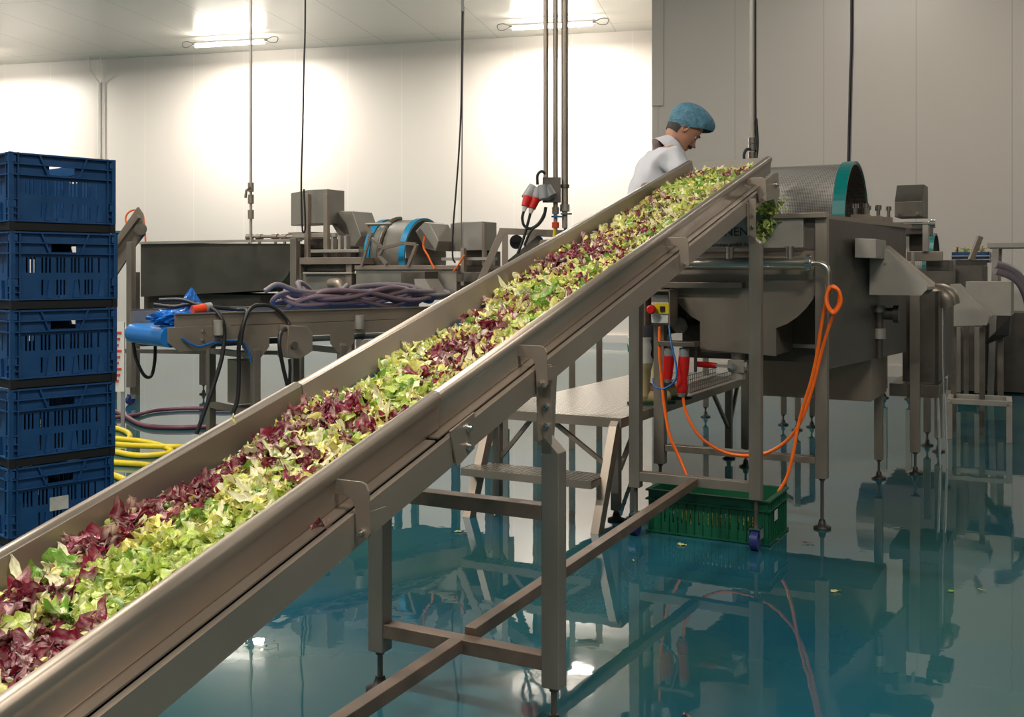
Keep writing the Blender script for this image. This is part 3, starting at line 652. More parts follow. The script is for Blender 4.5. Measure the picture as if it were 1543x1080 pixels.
nut(T, (P2(T, [(1337, 397)], tO)[0][0], tO - .06, P2(T, [(1337, 397)], tO)[0][1]), (0, -1, 0), cw, .009, .004)
# pipes under the tank
for px_, ya, yb in ((1272, 485, 540), (1325, 465, 540)):
    a, b = T.y(px_, ya, .95), T.y(px_, yb, .95); pp = MB(T).cyl(a, b, .022, 14).build('drain_pipe', steel_mottled, wt)
    m_ = (a + b) / 2; MB(T).cyl(m_ + Vector((0, 0, -.03)), m_ + Vector((0, 0, .03)), .036, 8).build('union', steel_pale, pp); MB(T).cyl(a + Vector((0, 0, -.02)), a + Vector((0, 0, .02)), .034, 8).build('union', steel_pale, pp)
a, b = T.y(1272, 470, .98), T.y(1352, 473, .98); MB(T).cyl(a, b, .035, 16).cyl(b - Vector((.02, 0, 0)), b + Vector((.01, 0, 0)), .05, 16).build('drain_pipe', steel_mottled, wt)

# ---------------------------------------------------------------- control post and plugs at the washer's left leg
cb = fthing(T, (-.865, -.03, .95), 'control_box', 'white and yellow control box with red stop button, left of the washer', 'control box')
a = T.y(975, 436, -.06); b = T.y(1017, 491, -.06)
MB(T).box((a.x, -.02, b.z), (b.x, -.012, a.z)).box((a.x, -.14, a.z - .008), (b.x, -.012, a.z)).box((b.x - .006, -.14, b.z), (b.x, -.012, a.z)).box((a.x, -.10, b.z), (a.x + .005, -.012, a.z)).build('hood', steel, cb)
p0, p1 = T.y(981, 444, -.08), T.y(1007, 487, -.08)
MB(T).box((p0.x, -.08, p1.z), (p1.x, -.02, p0.z)).build('case', white_pl, cb, .004)
y0, y1 = T.y(986, 456, -.086), T.y(1008, 473, -.086)
yc = MB(T).box((y0.x, -.088, y1.z), (y1.x, -.08, y0.z)).build('cover', yellow_pl, cb, .002, label='yellow cover')
MB(T).box((y0.x + .035, -.094, y1.z + .012), (y0.x + .06, -.088, y0.z - .018)).build('switch', black_pl, yc)
rb = T.y(984, 466, -.09); MB(T).tube([(rb.x, -.085, rb.z), (rb.x, -.105, rb.z), (rb.x, -.107, rb.z), (rb.x, -.125, rb.z), (rb.x, -.130, rb.z)], [.013, .013, .025, .025, .018], 22).build('stop_button', red_pl, cb, label='red stop button')
sh = fthing(T, (-.80, -.05, .9), 'socket_bracket', 'steel bracket holding two sockets under the control box', 'bracket')
a, b = T.y(996, 513, -.05), T.y(1051, 522, -.05)
MB(T).box((a.x, -.10, b.z), (b.x, .0, a.z)).box((b.x - .03, -.02, b.z - .14), (b.x - .018, .0, b.z)).build('shelf', steel_dark, sh, .002)
for k, (px_, ya, ym, yb, lb) in enumerate(((1008, 524, 536, 571, 'left of two red industrial plugs hanging below the control box'), (1031, 524, 537, 592, 'right and longer of two red industrial plugs hanging below the control box'))):
    A, Mi, Bq = T.y(px_, ya, -.06), T.y(px_, ym, -.06), T.y(px_ - (4 if k else 2), yb, -.06)
    pg = fthing(T, (A.x, -.06, A.z), 'industrial_plug', lb, 'plug', 'red plugs under the control box')
    MB(T).tube([A, Mi], .026, 14).build('socket', grey_pl, pg)
    MB(T).tube([Mi, Mi.lerp(Bq, .35), Mi.lerp(Bq, .6), Mi.lerp(Bq, .85), Bq], [.030, .030, .027, .034 if k else .026, .022], 14).build('plug_body', red_pl, pg)
    MB(T).tube([Bq, Bq + Vector((0, 0, -.02))], [.024, .016], 12).build('gland', grey_pl, pg)
def cable(name, pts, r, m, label, cat='cable', sm=8, group=None, F=W0, n=8):
    c = Vector(pts[0]); o = MB(F).tube([p if isinstance(p, Vector) else Vector(p) for p in pts], r, n, sm=sm).build(name, m); return tag(o, label, cat, group)
R_ = .0085
tp = lambda px, py, t=-.06: T.w(T.y(px, py, t))
cable('power_cable', [tp(994, 492), tp(994, 530, -.09), tp(997, 570, -.09), tp(1001, 610, -.10), tp(1009, 655, -.12), tp(1024, 690, -.12), tp(1036, 718, -.14)], R_, orange, 'orange cable dropping from the control box into the green crate, left of the others')
cable('power_cable', [tp(1029, 597), tp(1034, 622), tp(1050, 652), tp(1075, 673), tp(1108, 685, -.08), tp(1150, 684, -.09), tp(1185, 664, -.09), tp(1208, 632, -.09), tp(1224, 585, -.09), tp(1238, 530, -.09), tp(1250, 490, -.1), tp(1262, 462, -.1), tp(1266, 444, -.1), tp(1258, 432, -.1), tp(1248, 436, -.1), tp(1246, 455, -.1), tp(1254, 468, -.1), tp(1263, 460, -.1), tp(1264, 440, -.12), tp(1255, 433, -.12), tp(1247, 440, -.12), tp(1247, 458, -.13), tp(1256, 470, -.13), tp(1265, 458, -.13), tp(1265, 442, -.14), tp(1256, 431, -.14), tp(1246, 442, -.14), tp(1246, 460, -.15), tp(1256, 472, -.15), tp(1267, 456, -.15), tp(1264, 438, -.16), tp(1254, 432, -.16)], R_, orange, 'orange cable sagging from the red plug and coiled at the washer pipe elbow')
cable('power_cable', [tp(1247, 442, -.13), tp(1241, 470, -.12), tp(1236, 500, -.12), tp(1231, 535, -.12), tp(1222, 575, -.12), tp(1211, 610, -.12), tp(1202, 645, -.12), tp(1195, 685, -.14), tp(1186, 718, -.15), tp(1173, 741, -.16)], R_, orange, 'orange cable falling straight from the coil into the right end of the green crate')
cable('air_tube', [tp(1008, 490), tp(1012, 520, -.10), tp(1019, 550, -.12), tp(1018, 572, -.12), tp(1002, 585, -.10), tp(986, 582, -.08), tp(984, 570)], .0055, blue_tube, 'thin blue tube looping under the control box', 'tube')
# green crate on the floor
def green_crate():
    g0 = W0.z(1157, 823, .0); F = Frame(g0.x, g0.y, AZ)
    t = thing('plastic_crate', 'dark green plastic crate full of lettuce scraps on the wet floor under the conveyor end', 'crate', (g0.x, g0.y, 0), -math.radians(AZ))
    Lx, Dy, H = .60, .36, .215
    for (nm, x0, y0, x1, y1) in (('f', -Lx, 0, 0, .012), ('b', -Lx, Dy - .012, 0, Dy)):
        holes = [(-Lx + .06 + .022 * k, -Lx + .068 + .022 * k, .06, .13) for k in range(22) if nm == 'f' and k % 9 != 8]
        MB(F).grid([x0, x1], [.008, H], holes, y0, y1).build('wall', green_pl, t)
    for x0 in (-Lx, -.012): MB(F).box((x0, .012, .008), (x0 + .012, Dy - .012, H)).build('wall', green_pl, t)
    r = MB(F)
    for zz in (H, H - .045, .012):
        r.box((-Lx - .012, -.012, zz - .008), (.012, 0, zz)); r.box((-Lx - .012, Dy, zz - .008), (.012, Dy + .012, zz)); r.box((0, 0, zz - .008), (.012, Dy, zz)); r.box((-Lx - .012, 0, zz - .008), (-Lx, Dy, zz))
    for k in range(9): r.box((0, .02 + k * .04, .01), (.008, .024 + k * .04, H - .02))
    for k in range(14): r.box((-Lx + .02 + k * .043, -.008, .01), (-Lx + .024 + k * .043, 0, H - .05))
    r.build('rim', green_pl, t); MB(F).box((-Lx, 0, .0), (0, Dy, .008)).build('base', green_pl, t)
    MB(F).box((.0085, .09, .10), (.0095, .15, .15)).build('label', paper, t, label='white square label')
    V_, F_, C_ = [], [], []
    for _ in range(260):
        V, Fc, Cc = GREEN[RNG.randint(NV)]; x, y = random.uniform(-Lx + .04, -.04), random.uniform(.04, Dy - .04)
        M = F.M @ Matrix.Translation((x, y, random.uniform(.02, .13))) @ (Matrix.Rotation(random.uniform(0, 6), 3, 'Z') @ Matrix.Rotation(random.gauss(0, .6), 3, 'X') @ Matrix.Scale(.8, 3)).to_4x4()
        o_ = len(V_); V_ += [tuple(M @ Vector(p)) for p in V]; F_ += [tuple(i + o_ for i in f) for f in Fc]; C_ += Cc
    o = bpy.data.objects.new('lettuce_scraps', make_leaf_data('lettuce_scraps', V_, F_, C_)); COL.objects.link(o); tag(o, 'yellow-green lettuce scraps collected in the green crate', 'salad', None, 'stuff')
green_crate()
# frilly lettuce hanging from the head of the conveyor
V_, F_, C_ = [], [], []
for _ in range(150):
    V, Fc, Cc = GREEN[DARKG[RNG.randint(len(DARKG))]]; u_ = random.random(); q = at(random.gauss(1160, 9) + u_ * -8, 300 + 50 * u_ + random.gauss(0, 6), 5.35 + random.uniform(-.05, .05))
    M = Matrix.Translation(q) @ (Matrix.Rotation(random.uniform(0, 6), 3, 'Z') @ Matrix.Rotation(random.gauss(1.2, .6), 3, 'X') @ Matrix.Scale(.7, 3)).to_4x4()
    o_ = len(V_); V_ += [tuple(M @ Vector(p)) for p in V]; F_ += [tuple(i + o_ for i in f) for f in Fc]; C_ += Cc
o = bpy.data.objects.new('frilly_lettuce', make_leaf_data('frilly_lettuce', V_, F_, C_)); COL.objects.link(o); tag(o, 'clump of frilly green lettuce hanging below the head of the conveyor', 'lettuce', None, 'stuff')

# ---------------------------------------------------------------- step platform
PF = Frame(.562, 5.36, AZ); ZD = .544
pf = fthing(PF, (-.4, .8, 0), 'work_platform', 'stainless tread-plate work platform with one step, behind the conveyor', 'platform')
MB(PF).box((-.80, 0, ZD - .006), (0, 2.35, ZD)).build('deck', tread, pf)
fr = MB(PF); fr.box((-.80, -.006, ZD - .05), (0, 0, ZD)); fr.box((-.0, -.006, ZD - .05), (.006, 2.35, ZD)); fr.box((-.806, -.006, ZD - .05), (-.80, 2.35, ZD)); fr.box((-.80, 2.35, ZD - .05), (0, 2.356, ZD)); fr.build('deck_frame', steel, pf)
for u, t in ((-.045, .05), (-.755, .05), (-.045, 2.1), (-.755, 2.1)): leg(PF, u, t, .045, .045, .055, ZD - .006, 0, False, 'pad', parent=pf)
for u in (-.03, -.77):
    MB(PF).prism([(.0, ZD - .01), (-.035, ZD - .04), (-.27, .0), (-.20, .0), (.03, ZD - .06)], lambda y, z: (u - .022, y, z), lambda y, z: (u + .022, y, z)).build('stringer', steel, pf, .001)
MB(PF).box((-.80, -.27, .255), (-.045, -.06, .261)).build('step_tread', tread, pf)
MB(PF).box((-.80, -.275, .222), (-.045, -.27, .261)).box((-.05, -.27, .222), (-.045, -.06, .261)).box((-.80, -.27, .222), (-.795, -.06, .261)).build('step_frame', steel, pf)
for a, b in (((-.42, .06, ZD - .05), (-.10, .06, .28)), ((-.75, .06, .26), (-.55, .06, ZD - .05)), ((-.045, .10, .26), (-.045, .38, ZD - .05)), ((-.045, 1.72, ZD - .04), (-.045, 2.08, .22)), ((-.045, 2.12, .22), (-.045, 2.32, ZD - .05)), ((-.755, 1.75, ZD - .05), (-.755, 2.08, .2))):
    MB(PF).beam(a, b, .022, .022).build('brace', steel, pf)
# wire tray lying along the platform's right edge
wb = fthing(PF, (-.16, 1.9, ZD), 'wire_tray', 'small wire mesh tray lying on the platform behind the red valve grip', 'tray')
g = MB(PF)
for z in (.0, .03, .06): 
    for x in (-.20, -.04): g.beam((x, 1.25, ZD + z + .004), (x, 2.3, ZD + z + .004), .004, .004)
for k in range(27):
    y = 1.25 + k * 1.05 / 26
    for x in (-.20, -.04): g.beam((x, y, ZD), (x, y, ZD + .066), .003, .003)
    g.beam((-.20, y, ZD + .004), (-.04, y, ZD + .004), .003, .003)
g.build('wire_mesh', steel_dark, wb)

# ---------------------------------------------------------------- the worker
H = Frame(.742, 6.02, 80, ZD)
def skin_mesh(V, E, R, sub=2, root=0):
    me = bpy.data.meshes.new('sk'); me.from_pydata(V, E, []); o = bpy.data.objects.new('sk', me); COL.objects.link(o)
    o.modifiers.new('s', 'SKIN'); 
    for i, r in enumerate(R):
        d = me.skin_vertices[0].data[i]; d.radius = (r, r) if not isinstance(r, tuple) else r; d.use_root = (i == root)
    ss = o.modifiers.new('u', 'SUBSURF'); ss.levels = ss.render_levels = sub
    dg = bpy.context.evaluated_depsgraph_get(); out = bpy.data.meshes.new_from_object(o.evaluated_get(dg)); bpy.data.objects.remove(o)
    return [tuple(v.co) for v in out.vertices], [tuple(p.vertices) for p in out.polygons]
person = fthing(H, (0, 0, 0), 'person', 'worker in white coat, blue hair net and rubber boots bending over the washer', 'person')
HE = Vector((0, .262, 1.590)); TH = math.radians(42)
def hd(f, h, x): return Vector((x, HE.y + f * math.cos(TH) + h * math.sin(TH), HE.z - f * math.sin(TH) + h * math.cos(TH)))
def head_geo():
    V, Fc = [], []; nz, na = 44, 56
    # h: (front depth, back depth, half width)
    prof = [(-.125, .060, .0, .012), (-.118, .088, .005, .030), (-.105, .097, .035, .042), (-.08, .095, .060, .054), (-.05, .092, .078, .062), (-.02, .094, .090, .069), (.01, .093, .098, .073), (.04, .098, .104, .076), (.07, .094, .104, .075), (.10, .076, .090, .066), (.122, .045, .058, .045), (.132, .010, .015, .012)]
    hs = [p[0] for p in prof]
    G = lambda x, c, s: math.exp(-((x - c) / s) ** 2)
    for j in range(nz):
        h = hs[0] + (hs[-1] - hs[0]) * j / (nz - 1); fr, bk, wd = (float(np.interp(h, hs, [p[i] for p in prof])) for i in (1, 2, 3))
        for i in range(na):
            a = 2 * PI * i / na; c, s_ = math.cos(a), math.sin(a); e = .88
            x = wd * math.copysign(abs(s_) ** e, s_); f = (fr if c > 0 else bk) * math.copysign(abs(c) ** e, c)
            if c > 0:
                ax = abs(x)
                f += .030 * G(h, -.028, .014) * G(ax, 0, .011) + .014 * G(h, -.005, .022) * G(ax, 0, .009) + .008 * G(h, -.033, .010) * G(ax, .012, .008)
                f += .009 * G(h, .027, .009) * G(ax, .025, .022) - .012 * G(h, .008, .012) * G(ax, .031, .014) + .005 * G(h, -.018, .016) * G(ax, .042, .016)
                f += .009 * G(h, -.058, .006) * G(ax, 0, .020) + .009 * G(h, -.071, .006) * G(ax, 0, .017) - .005 * G(h, -.0645, .003) * G(ax, 0, .022) + .008 * G(h, -.105, .014) * G(ax, 0, .018)
            V.append(hd(f, h, x))
    for j in range(nz - 1):
        for i in range(na): Fc.append((j * na + i, j * na + (i + 1) % na, (j + 1) * na + (i + 1) % na, (j + 1) * na + i))
    Fc.append(tuple(range(na - 1, -1, -1))); Fc.append(tuple((nz - 1) * na + i for i in range(na)))
    for sg in (-1, 1):   # ears
        k = len(V); m_, n_ = 7, 20
        for j in range(m_):
            for i in range(n_):
                a = 2 * PI * i / n_; r = (1, 1.1, 1.0, .80, .68, .5, .2)[j]; off = (.0, .008, .014, .012, .006, .004, .003)[j]
                V.append(hd(-.004 + .017 * r * math.cos(a) - off * .5, -.004 + .031 * r * math.sin(a) * (1 if math.sin(a) > 0 else .85), sg * (.071 + off)))
        for j in range(m_ - 1):
            for i in range(n_): q = (k + j * n_ + i, k + j * n_ + (i + 1) % n_, k + (j + 1) * n_ + (i + 1) % n_, k + (j + 1) * n_ + i); Fc.append(q if sg > 0 else q[::-1])
    return V, Fc
bv = [(0, .05, .92), (0, .06, 1.08), (0, .09, 1.23), (0, .15, 1.37), (0, .205, 1.475), (0, .245, 1.54), (0, .27, 1.585)]; br = [.135, .125, .13, .11, .052, .054, .055]
be = [(i, i + 1) for i in range(6)]
arm = {}
for sg in (1, -1):
    k = len(bv); bv += [(sg * .16, .15, 1.415), (sg * .225, .20, 1.29), (sg * .25, .27, 1.14), (sg * .20, .40, 1.10), (sg * .15, .50, 1.12)]; br += [.062, .048, .042, .036, .026]; be += [(3, k), (k, k + 1), (k + 1, k + 2), (k + 2, k + 3), (k + 3, k + 4)]
    k = len(bv); fy = -.02 if sg > 0 else .15
    bv += [(sg * .09, .05, .86), (sg * .10, .06 + fy * .5, .50), (sg * .10, fy, .12), (sg * .10, fy + .10, .05)]; br += [.088, .058, .042, .035]; be += [(0, k), (k, k + 1), (k + 1, k + 2), (k + 2, k + 3)]
bV, bF = skin_mesh(bv, be, br)
hV, hF = head_geo(); k = len(bV); bV += hV; bF += [tuple(i + k for i in f) for f in hF]
for sg in (1, -1):   # hands with palm, four fingers and thumb
    w0 = Vector((sg * .15, .50, 1.12)); fv = [w0, w0 + Vector((0, .05, -.01))]; fe = [(0, 1)]; frr = [.026, (.036, .018)]
    for q in range(4):
        off = (q - 1.5) * .021; ln = (.9, 1.05, 1, .8)[q]; b = w0 + Vector((off, .088, -.018)); k = len(fv)
        fv += [b, b + Vector((off * .1, .034 * ln, -.012)), b + Vector((off * .1, .056 * ln, -.034)), b + Vector((off * .1, .062 * ln, -.056))]; frr += [.0105, .009, .0085, .0075]; fe += [(1, k), (k, k + 1), (k + 1, k + 2), (k + 2, k + 3)]
    k = len(fv); fv += [w0 + Vector((-sg * .038, .045, -.015)), w0 + Vector((-sg * .055, .075, -.035)), w0 + Vector((-sg * .052, .098, -.05))]; frr += [.013, .0105, .009]; fe += [(1, k), (k, k + 1), (k + 1, k + 2)]
    hv, hf = skin_mesh([tuple(p) for p in fv], fe, frr); k = len(bV); bV += hv; bF += [tuple(i + k for i in f) for f in hf]
mb = MB(H); mb.add(bV, bF, True); mb.build('body', skin, person)
cv = [(0, .045, .78), (0, .05, .95), (0, .06, 1.10), (0, .09, 1.24), (0, .15, 1.375), (0, .170, 1.452)]; crr = [(.17, .17), (.165, .165), (.155, .155), (.165, .165), (.148, .148), (.086, .086)]; ce = [(i, i + 1) for i in range(5)]
for sg in (1, -1):
    k = len(cv); cv += [(sg * .165, .145, 1.405), (sg * .235, .20, 1.28), (sg * .26, .27, 1.14), (sg * .205, .40, 1.10), (sg * .165, .47, 1.11)]; crr += [.082, .068, .060, .054, .046]; ce += [(4, k), (k, k + 1), (k + 1, k + 2), (k + 2, k + 3), (k + 3, k + 4)]
V, Fc = skin_mesh(cv, ce, crr, 3)
rs = np.random.RandomState(3); V = [tuple(Vector(v) + Vector((math.sin(v[2] * 40 + v[1] * 30 + 2 * math.sin(v[0] * 22)) * .005, math.sin(v[2] * 38 + v[0] * 45 + 2 * math.sin(v[1] * 25)) * .006, math.sin(v[1] * 50 + v[0] * 30) * .004))) for v in V]
coat = MB(H).add(V, Fc, True).build('coat', coat_m, person)
# collar
g = MB(H); n = 28; ring = []
for lv, (rr, up, fwd) in enumerate(((.082, -.015, 0), (.078, .03, .004), (.072, .062, .008), (.080, .045, .0), (.092, .0, -.004), (.10, -.035, -.008))):
    for i in range(n):
        a = -.85 * PI + 1.7 * PI * i / (n - 1) + PI; c, s_ = math.cos(a), math.sin(a); c0 = Vector((0, .170, 1.470)); ax = Vector((0, .82, .57))
        ring.append(c0 + Vector((s_ * rr, 0, 0)) + Vector((0, .57, -.82)) * (c * rr * .95 + fwd) + ax * up)
g.add(ring, [(l * n + i, l * n + i + 1, (l + 1) * n + i + 1, (l + 1) * n + i) for l in range(5) for i in range(n - 1)], True); g.build('collar', coat_m, coat)
MB(H).tube([(.066 * math.sin(a * PI / 10), .193 + .058 * math.cos(a * PI / 10), 1.487 - .042 * math.cos(a * PI / 10)) for a in range(20)], .017, 8, closed=True).build('shirt_collar', mat('plum_cotton', (.05, .02, .03), .8), person)
# hair and eyebrows, moustache
def patch(name, m, pts, r): 
    g = MB(H); 
    for p, rr in zip(pts, r): pass
    return g.tube(pts, r, 8, sm=4).build(name, m, person)
patch('moustache', hair_m, [hd(.082, -.056, -.036), hd(.098, -.050, -.018), hd(.104, -.047, 0), hd(.098, -.050, .018), hd(.082, -.056, .036)], [.004, .008, .010, .008, .004])
for sg in (-1, 1):
    patch('eyebrow', hair_m, [hd(.090, .026, sg * .045), hd(.101, .031, sg * .03), hd(.103, .028, sg * .014)], [.002, .004, .003])
    e = MB(H); e.tube([hd(.072, .008, sg * .031), hd(.079, .008, sg * .031), hd(.084, .008, sg * .031), hd(.087, .008, sg * .031)], [.010, .012, .010, .005], 14); eo = e.build('eye', white_pl, person)
    MB(H).tube([hd(.0865, .004, sg * .031), hd(.0885, .004, sg * .031)], [.0055, .004], 12).build('iris', hair_m, eo)
    patch('eyelid', skin, [hd(.078, .012, sg * .046), hd(.089, .017, sg * .031), hd(.083, .012, sg * .016)], [.003, .006, .003])
hv, hf = [], []
for j in range(12):
    for i in range(30):
        a = PI * .60 + (PI * .80) * i / 29; h = -.058 + .10 * j / 11; wd, bk = np.interp(h, [-.08, -.05, -.02, .01, .04], [.054, .062, .069, .073, .076]), np.interp(h, [-.08, -.05, -.02, .01, .04], [.060, .078, .090, .098, .104])
        x = (wd + .004) * math.sin(a); f = (bk + .006) * math.cos(a)
        hv.append(hd(f, h, x))
for j in range(11):
    for i in range(29): hf.append((j * 30 + i, j * 30 + i + 1, (j + 1) * 30 + i + 1, (j + 1) * 30 + i))
MB(H).add(hv, hf, True).build('hair', hair_m, person)
cN = Vector((0, .316, 1.626)); tl = math.radians(9); nv, nf = [], []; m_, n_ = 16, 40
for j in range(m_ + 1):
    ph = -.30 + (PI / 2 + .30) * j / m_
    for i in range(n_):
        a = 2 * PI * i / n_; rr = math.cos(ph) if ph > 0 else 1 - .9 * ph * ph
        wob = 1 + .02 * math.sin(7 * a + 2 * ph) + .015 * math.sin(13 * a + 5)
        xx = .098 * rr * math.sin(a) * wob; yy = .140 * rr * math.cos(a) * wob; zz = .118 * math.sin(ph) + .012 * math.sin(ph * 2) * math.cos(a) * -1
        nv.append(cN + Vector((xx, yy * math.cos(tl) + zz * math.sin(tl), -yy * math.sin(tl) + zz * math.cos(tl))))
for j in range(m_):
    for i in range(n_): nf.append((j * n_ + i, j * n_ + (i + 1) % n_, (j + 1) * n_ + (i + 1) % n_, (j + 1) * n_ + i))
MB(H).add(nv, nf, True).build('hair_net', net_m, person)
V, Fc = skin_mesh([(0, .05, .93), (.09, .05, .85), (.10, .06 - .01, .50), (.10, -.02, .22), (-.09, .05, .85), (-.10, .06 + .075, .50), (-.10, .15, .22)], [(0, 1), (1, 2), (2, 3), (0, 4), (4, 5), (5, 6)], [.15, .105, .075, .062, .105, .075, .062])
MB(H).add(V, Fc, True).build('trousers', trouser, person)
for sg in (1, -1):
    fy = -.02 if sg > 0 else .15; x = sg * .10
    b = MB(H); b.tube([(x, fy, .05), (x, fy, .10), (x, fy - .002, .16), (x, fy, .23), (x, fy, .245)], [.052, .052, .056, .066, .068], 22, sm=2)
    bo = b.build('boot', boot_c, person, label='cream and white rubber boot')
    MB(H).tube([(x, fy, .24), (x, fy - .002, .32), (x, fy - .003, .385)], [.069, .074, .077], 22, sm=3).build('boot_shaft', boot_w, bo, label='white boot shaft')
    V, Fc = skin_mesh([(x, fy - .03, .045), (x, fy + .05, .05), (x, fy + .13, .042), (x, fy + .18, .04)], [(0, 1), (1, 2), (2, 3)], [.048, .052, .044, .036]); MB(H).add([(a_, b_, max(.014, c_)) for a_, b_, c_ in V], Fc, True).build('boot_foot', boot_c, bo)
    pts = []
    for i in range(20): a = 2 * PI * i / 20; pts.append((x + .05 * math.sin(a), fy + .06 + .145 * math.cos(a)))
    MB(H).xy(pts[::-1], .001, .018).build('boot_sole', boot_s, bo)
    for d in (-1, 1): MB(H).xz([(x + d * .004, .30), (x + d * .022, .345), (x + d * .012, .345), (x, .318)], fy - .079, fy - .0765).build('emblem', mat('green_print', (.02, .22, .08), .5), bo)

# ---------------------------------------------------------------- water, stool, outlet tank and the machines on the right
def pbox(F, px0, py0, px1, py1, t0, t1, name, m, parent, bevel=.003):
    a, b = F.y(px0, py0, t0), F.y(px1, py1, t0); return MB(F).box((a.x, t0, b.z), (b.x, t1, a.z)).build(name, m, parent, bevel)
T2 = Frame(2.60, 6.75, AZ)
ot = fthing(T2, (.2, .5, 0), 'outlet_tank', 'dark stainless outlet tank with hooded motor, right of the drum washer', 'tank')
a = T2.y(1360, 450, 0); b = T2.y(1414, 577, 0)
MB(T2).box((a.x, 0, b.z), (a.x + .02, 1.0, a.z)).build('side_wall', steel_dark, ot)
MB(T2).box((a.x, 0, b.z), (b.x, .02, a.z + .05)).box((a.x, 1.0, b.z), (b.x, 1.02, a.z + .05)).box((b.x - .02, 0, b.z), (b.x, 1.0, a.z + .05)).build('front_wall', steel_mottled, ot)
pbox(T2, 1340, 577, 1414, 600, -.03, .5, 'base_beam', steel_dark, ot)
lx = T2.y(1379, 600, -.06).x; leg(T2, lx, -.06, .06, .05, .14, 1.15, 0, False, 'pad', parent=ot)
for px_, tt in ((1397, 1.15), (1414, .9)): u = T2.y(px_, 600, tt).x; leg(T2, u, tt, .05, .05, .10, .55, 0, False, 'pad', parent=ot)
pr = [T2.y(1348, 327, 0), T2.y(1348, 303, 0), T2.y(1354, 279, .12)]
a, b = T2.y(1348, 327, 0), T2.y(1390, 303, 0); zt = T2.y(1370, 279, .12).z
hdm = MB(T2).yz([(0, a.z), (.30, a.z), (.30, zt), (.10, zt), (0, b.z)], a.x, b.x).build('motor_hood', steel_dark, ot, .003)
for xx in (a.x + .03, b.x - .03): nut(T2, (xx, -.002, a.z + .02), (0, -1, 0), hdm, .012, .01)
pbox(T2, 1300, 336, 1392, 352, .05, .6, 'hood_deck', steel_dark, ot)
a, b = T2.y(1362, 337, -.02), T2.y(1402, 337, -.02); MB(T2).cyl(a, b, .012).build('axle', chrome, ot); MB(T2).cyl(b, b + Vector((.03, 0, 0)), .028, 8).build('axle_nut', chrome, ot)
pbox(T2, 1390, 333, 1399, 379, -.03, .03, 'upright', steel_pale, ot)
pbox(T2, 1366, 379, 1420, 393, 0, .05, 'cross_beam', steel, ot)
pbox(T2, 1370, 345, 1392, 378, .25, .3, 'motor', steel_mottled, ot)
pbox(T2, 1373, 379, 1378, 412, -.02, .0, 'upright', steel_pale, ot)
pbox(T2, 1395, 392, 1430, 408, .1, .4, 'channel', steel_mottled, ot)
el = [at(1398, 441, 6.95), at(1412, 440, 6.9), at(1424, 447, 6.85), at(1428, 461, 6.85)]
elb = MB().tube(el, .05, 18, sm=5).build('elbow_pipe', steel, ot); MB().tube([p + Vector((.10, .15, .01)) for p in el], .045, 16, sm=5).build('elbow_pipe', steel, ot)
MB().cyl(at(1383, 441, 6.98), at(1400, 441, 6.95), .055).build('pipe_flange', steel_pale, ot)
for xx, y2, lb in ((1411, 690, 'left of two thin streams of water falling from the outlet elbow pipe'), (1421, 640, 'right of two thin streams of water falling from the outlet elbow pipe')):
    a = at(xx, 462, 6.87); zz = at(xx + 6, y2, 6.87)
    o = MB().tube([a, a.lerp(Vector((zz.x - .02, a.y, a.z * .5)), .9), Vector((zz.x, a.y, .002))], [.010, .008, .005], 8, sm=5).build('water_stream', water); tag(o, lb, 'water')
T3 = Frame(*at(1405, 0, 10.6).xy, AZ)
rw = fthing(T3, (.3, .5, 0), 'washing_tank', 'distant second drum washer with teal ring, behind the outlet tank on the right', 'washing machine')
R2 = .36; zc2 = T3.y(1417, 351, 0).z - R2
q = T3.y(1411, 400, .3); drum(T3, q.x - .75, q.x, .3, zc2, R2, rw, teal_band, [(q.x - .10, q.x)])
pbox(T3, 1330, 405, 1440, 470, -.1, .9, 'tank_body', steel_mottled, rw); pbox(T3, 1428, 400, 1480, 590, .0, .8, 'side_body', steel_mottled, rw)
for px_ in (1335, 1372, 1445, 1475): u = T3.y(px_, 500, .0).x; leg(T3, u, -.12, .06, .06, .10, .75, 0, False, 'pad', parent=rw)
pbox(T3, 1446, 470, 1545, 592, .9, 1.6, 'lower_tank', steel_mottled, rw)
T4 = Frame(*at(1432, 0, 8.2).xy, AZ)
rc = fthing(T4, (.2, .2, .8), 'outlet_chute', 'pointed stainless outlet chute at the right, beyond the water streams', 'chute')
ch = P2(T4, [(1432, 428), (1441, 428), (1492, 473), (1487, 490), (1432, 491)], 0)
cw = MB(T4).xz(ch[::-1], 0, .015).build('chute_side', steel_pale, rc); MB(T4).xz(ch[::-1], .35, .365).build('chute_side', steel_pale, rc)
e0, e1 = ch[1], ch[2]; MB(T4).prism([(e0[0], e0[1] - .02), (e1[0], e1[1] - .02), (e1[0], e1[1] - .04), (e0[0], e0[1] - .04)], lambda x, z: (x, .015, z), lambda x, z: (x, .35, z)).build('chute_floor', steel, rc)
for px_ in (1437, 1480): u = T4.y(px_, 500, .2).x; MB(T4).box((u - .02, .18, .0), (u + .02, .22, .86)).build('leg', steel_dark, rc)
T5 = Frame(*at(1455, 0, 8.9).xy, AZ)
rb_ = fthing(T5, (.2, .3, 0), 'collecting_box', 'pale stainless box with dark underside at the right edge, above the steel stool', 'box')
pbox(T5, 1455, 424, 1524, 476, 0, .5, 'box_body', steel_pale, rb_); a, b = T5.y(1490, 476, .02), T5.y(1526, 500, .02)
MB(T5).xz([(T5.y(1480, 476, 0).x, T5.y(0, 476, 0).z), (T5.y(1494, 505, 0).x, T5.y(1494, 505, 0).z), (T5.y(1520, 505, 0).x, T5.y(1520, 505, 0).z), (T5.y(1522, 476, 0).x, T5.y(1522, 476, 0).z)], .01, .45).build('funnel', black_pl, rb_)
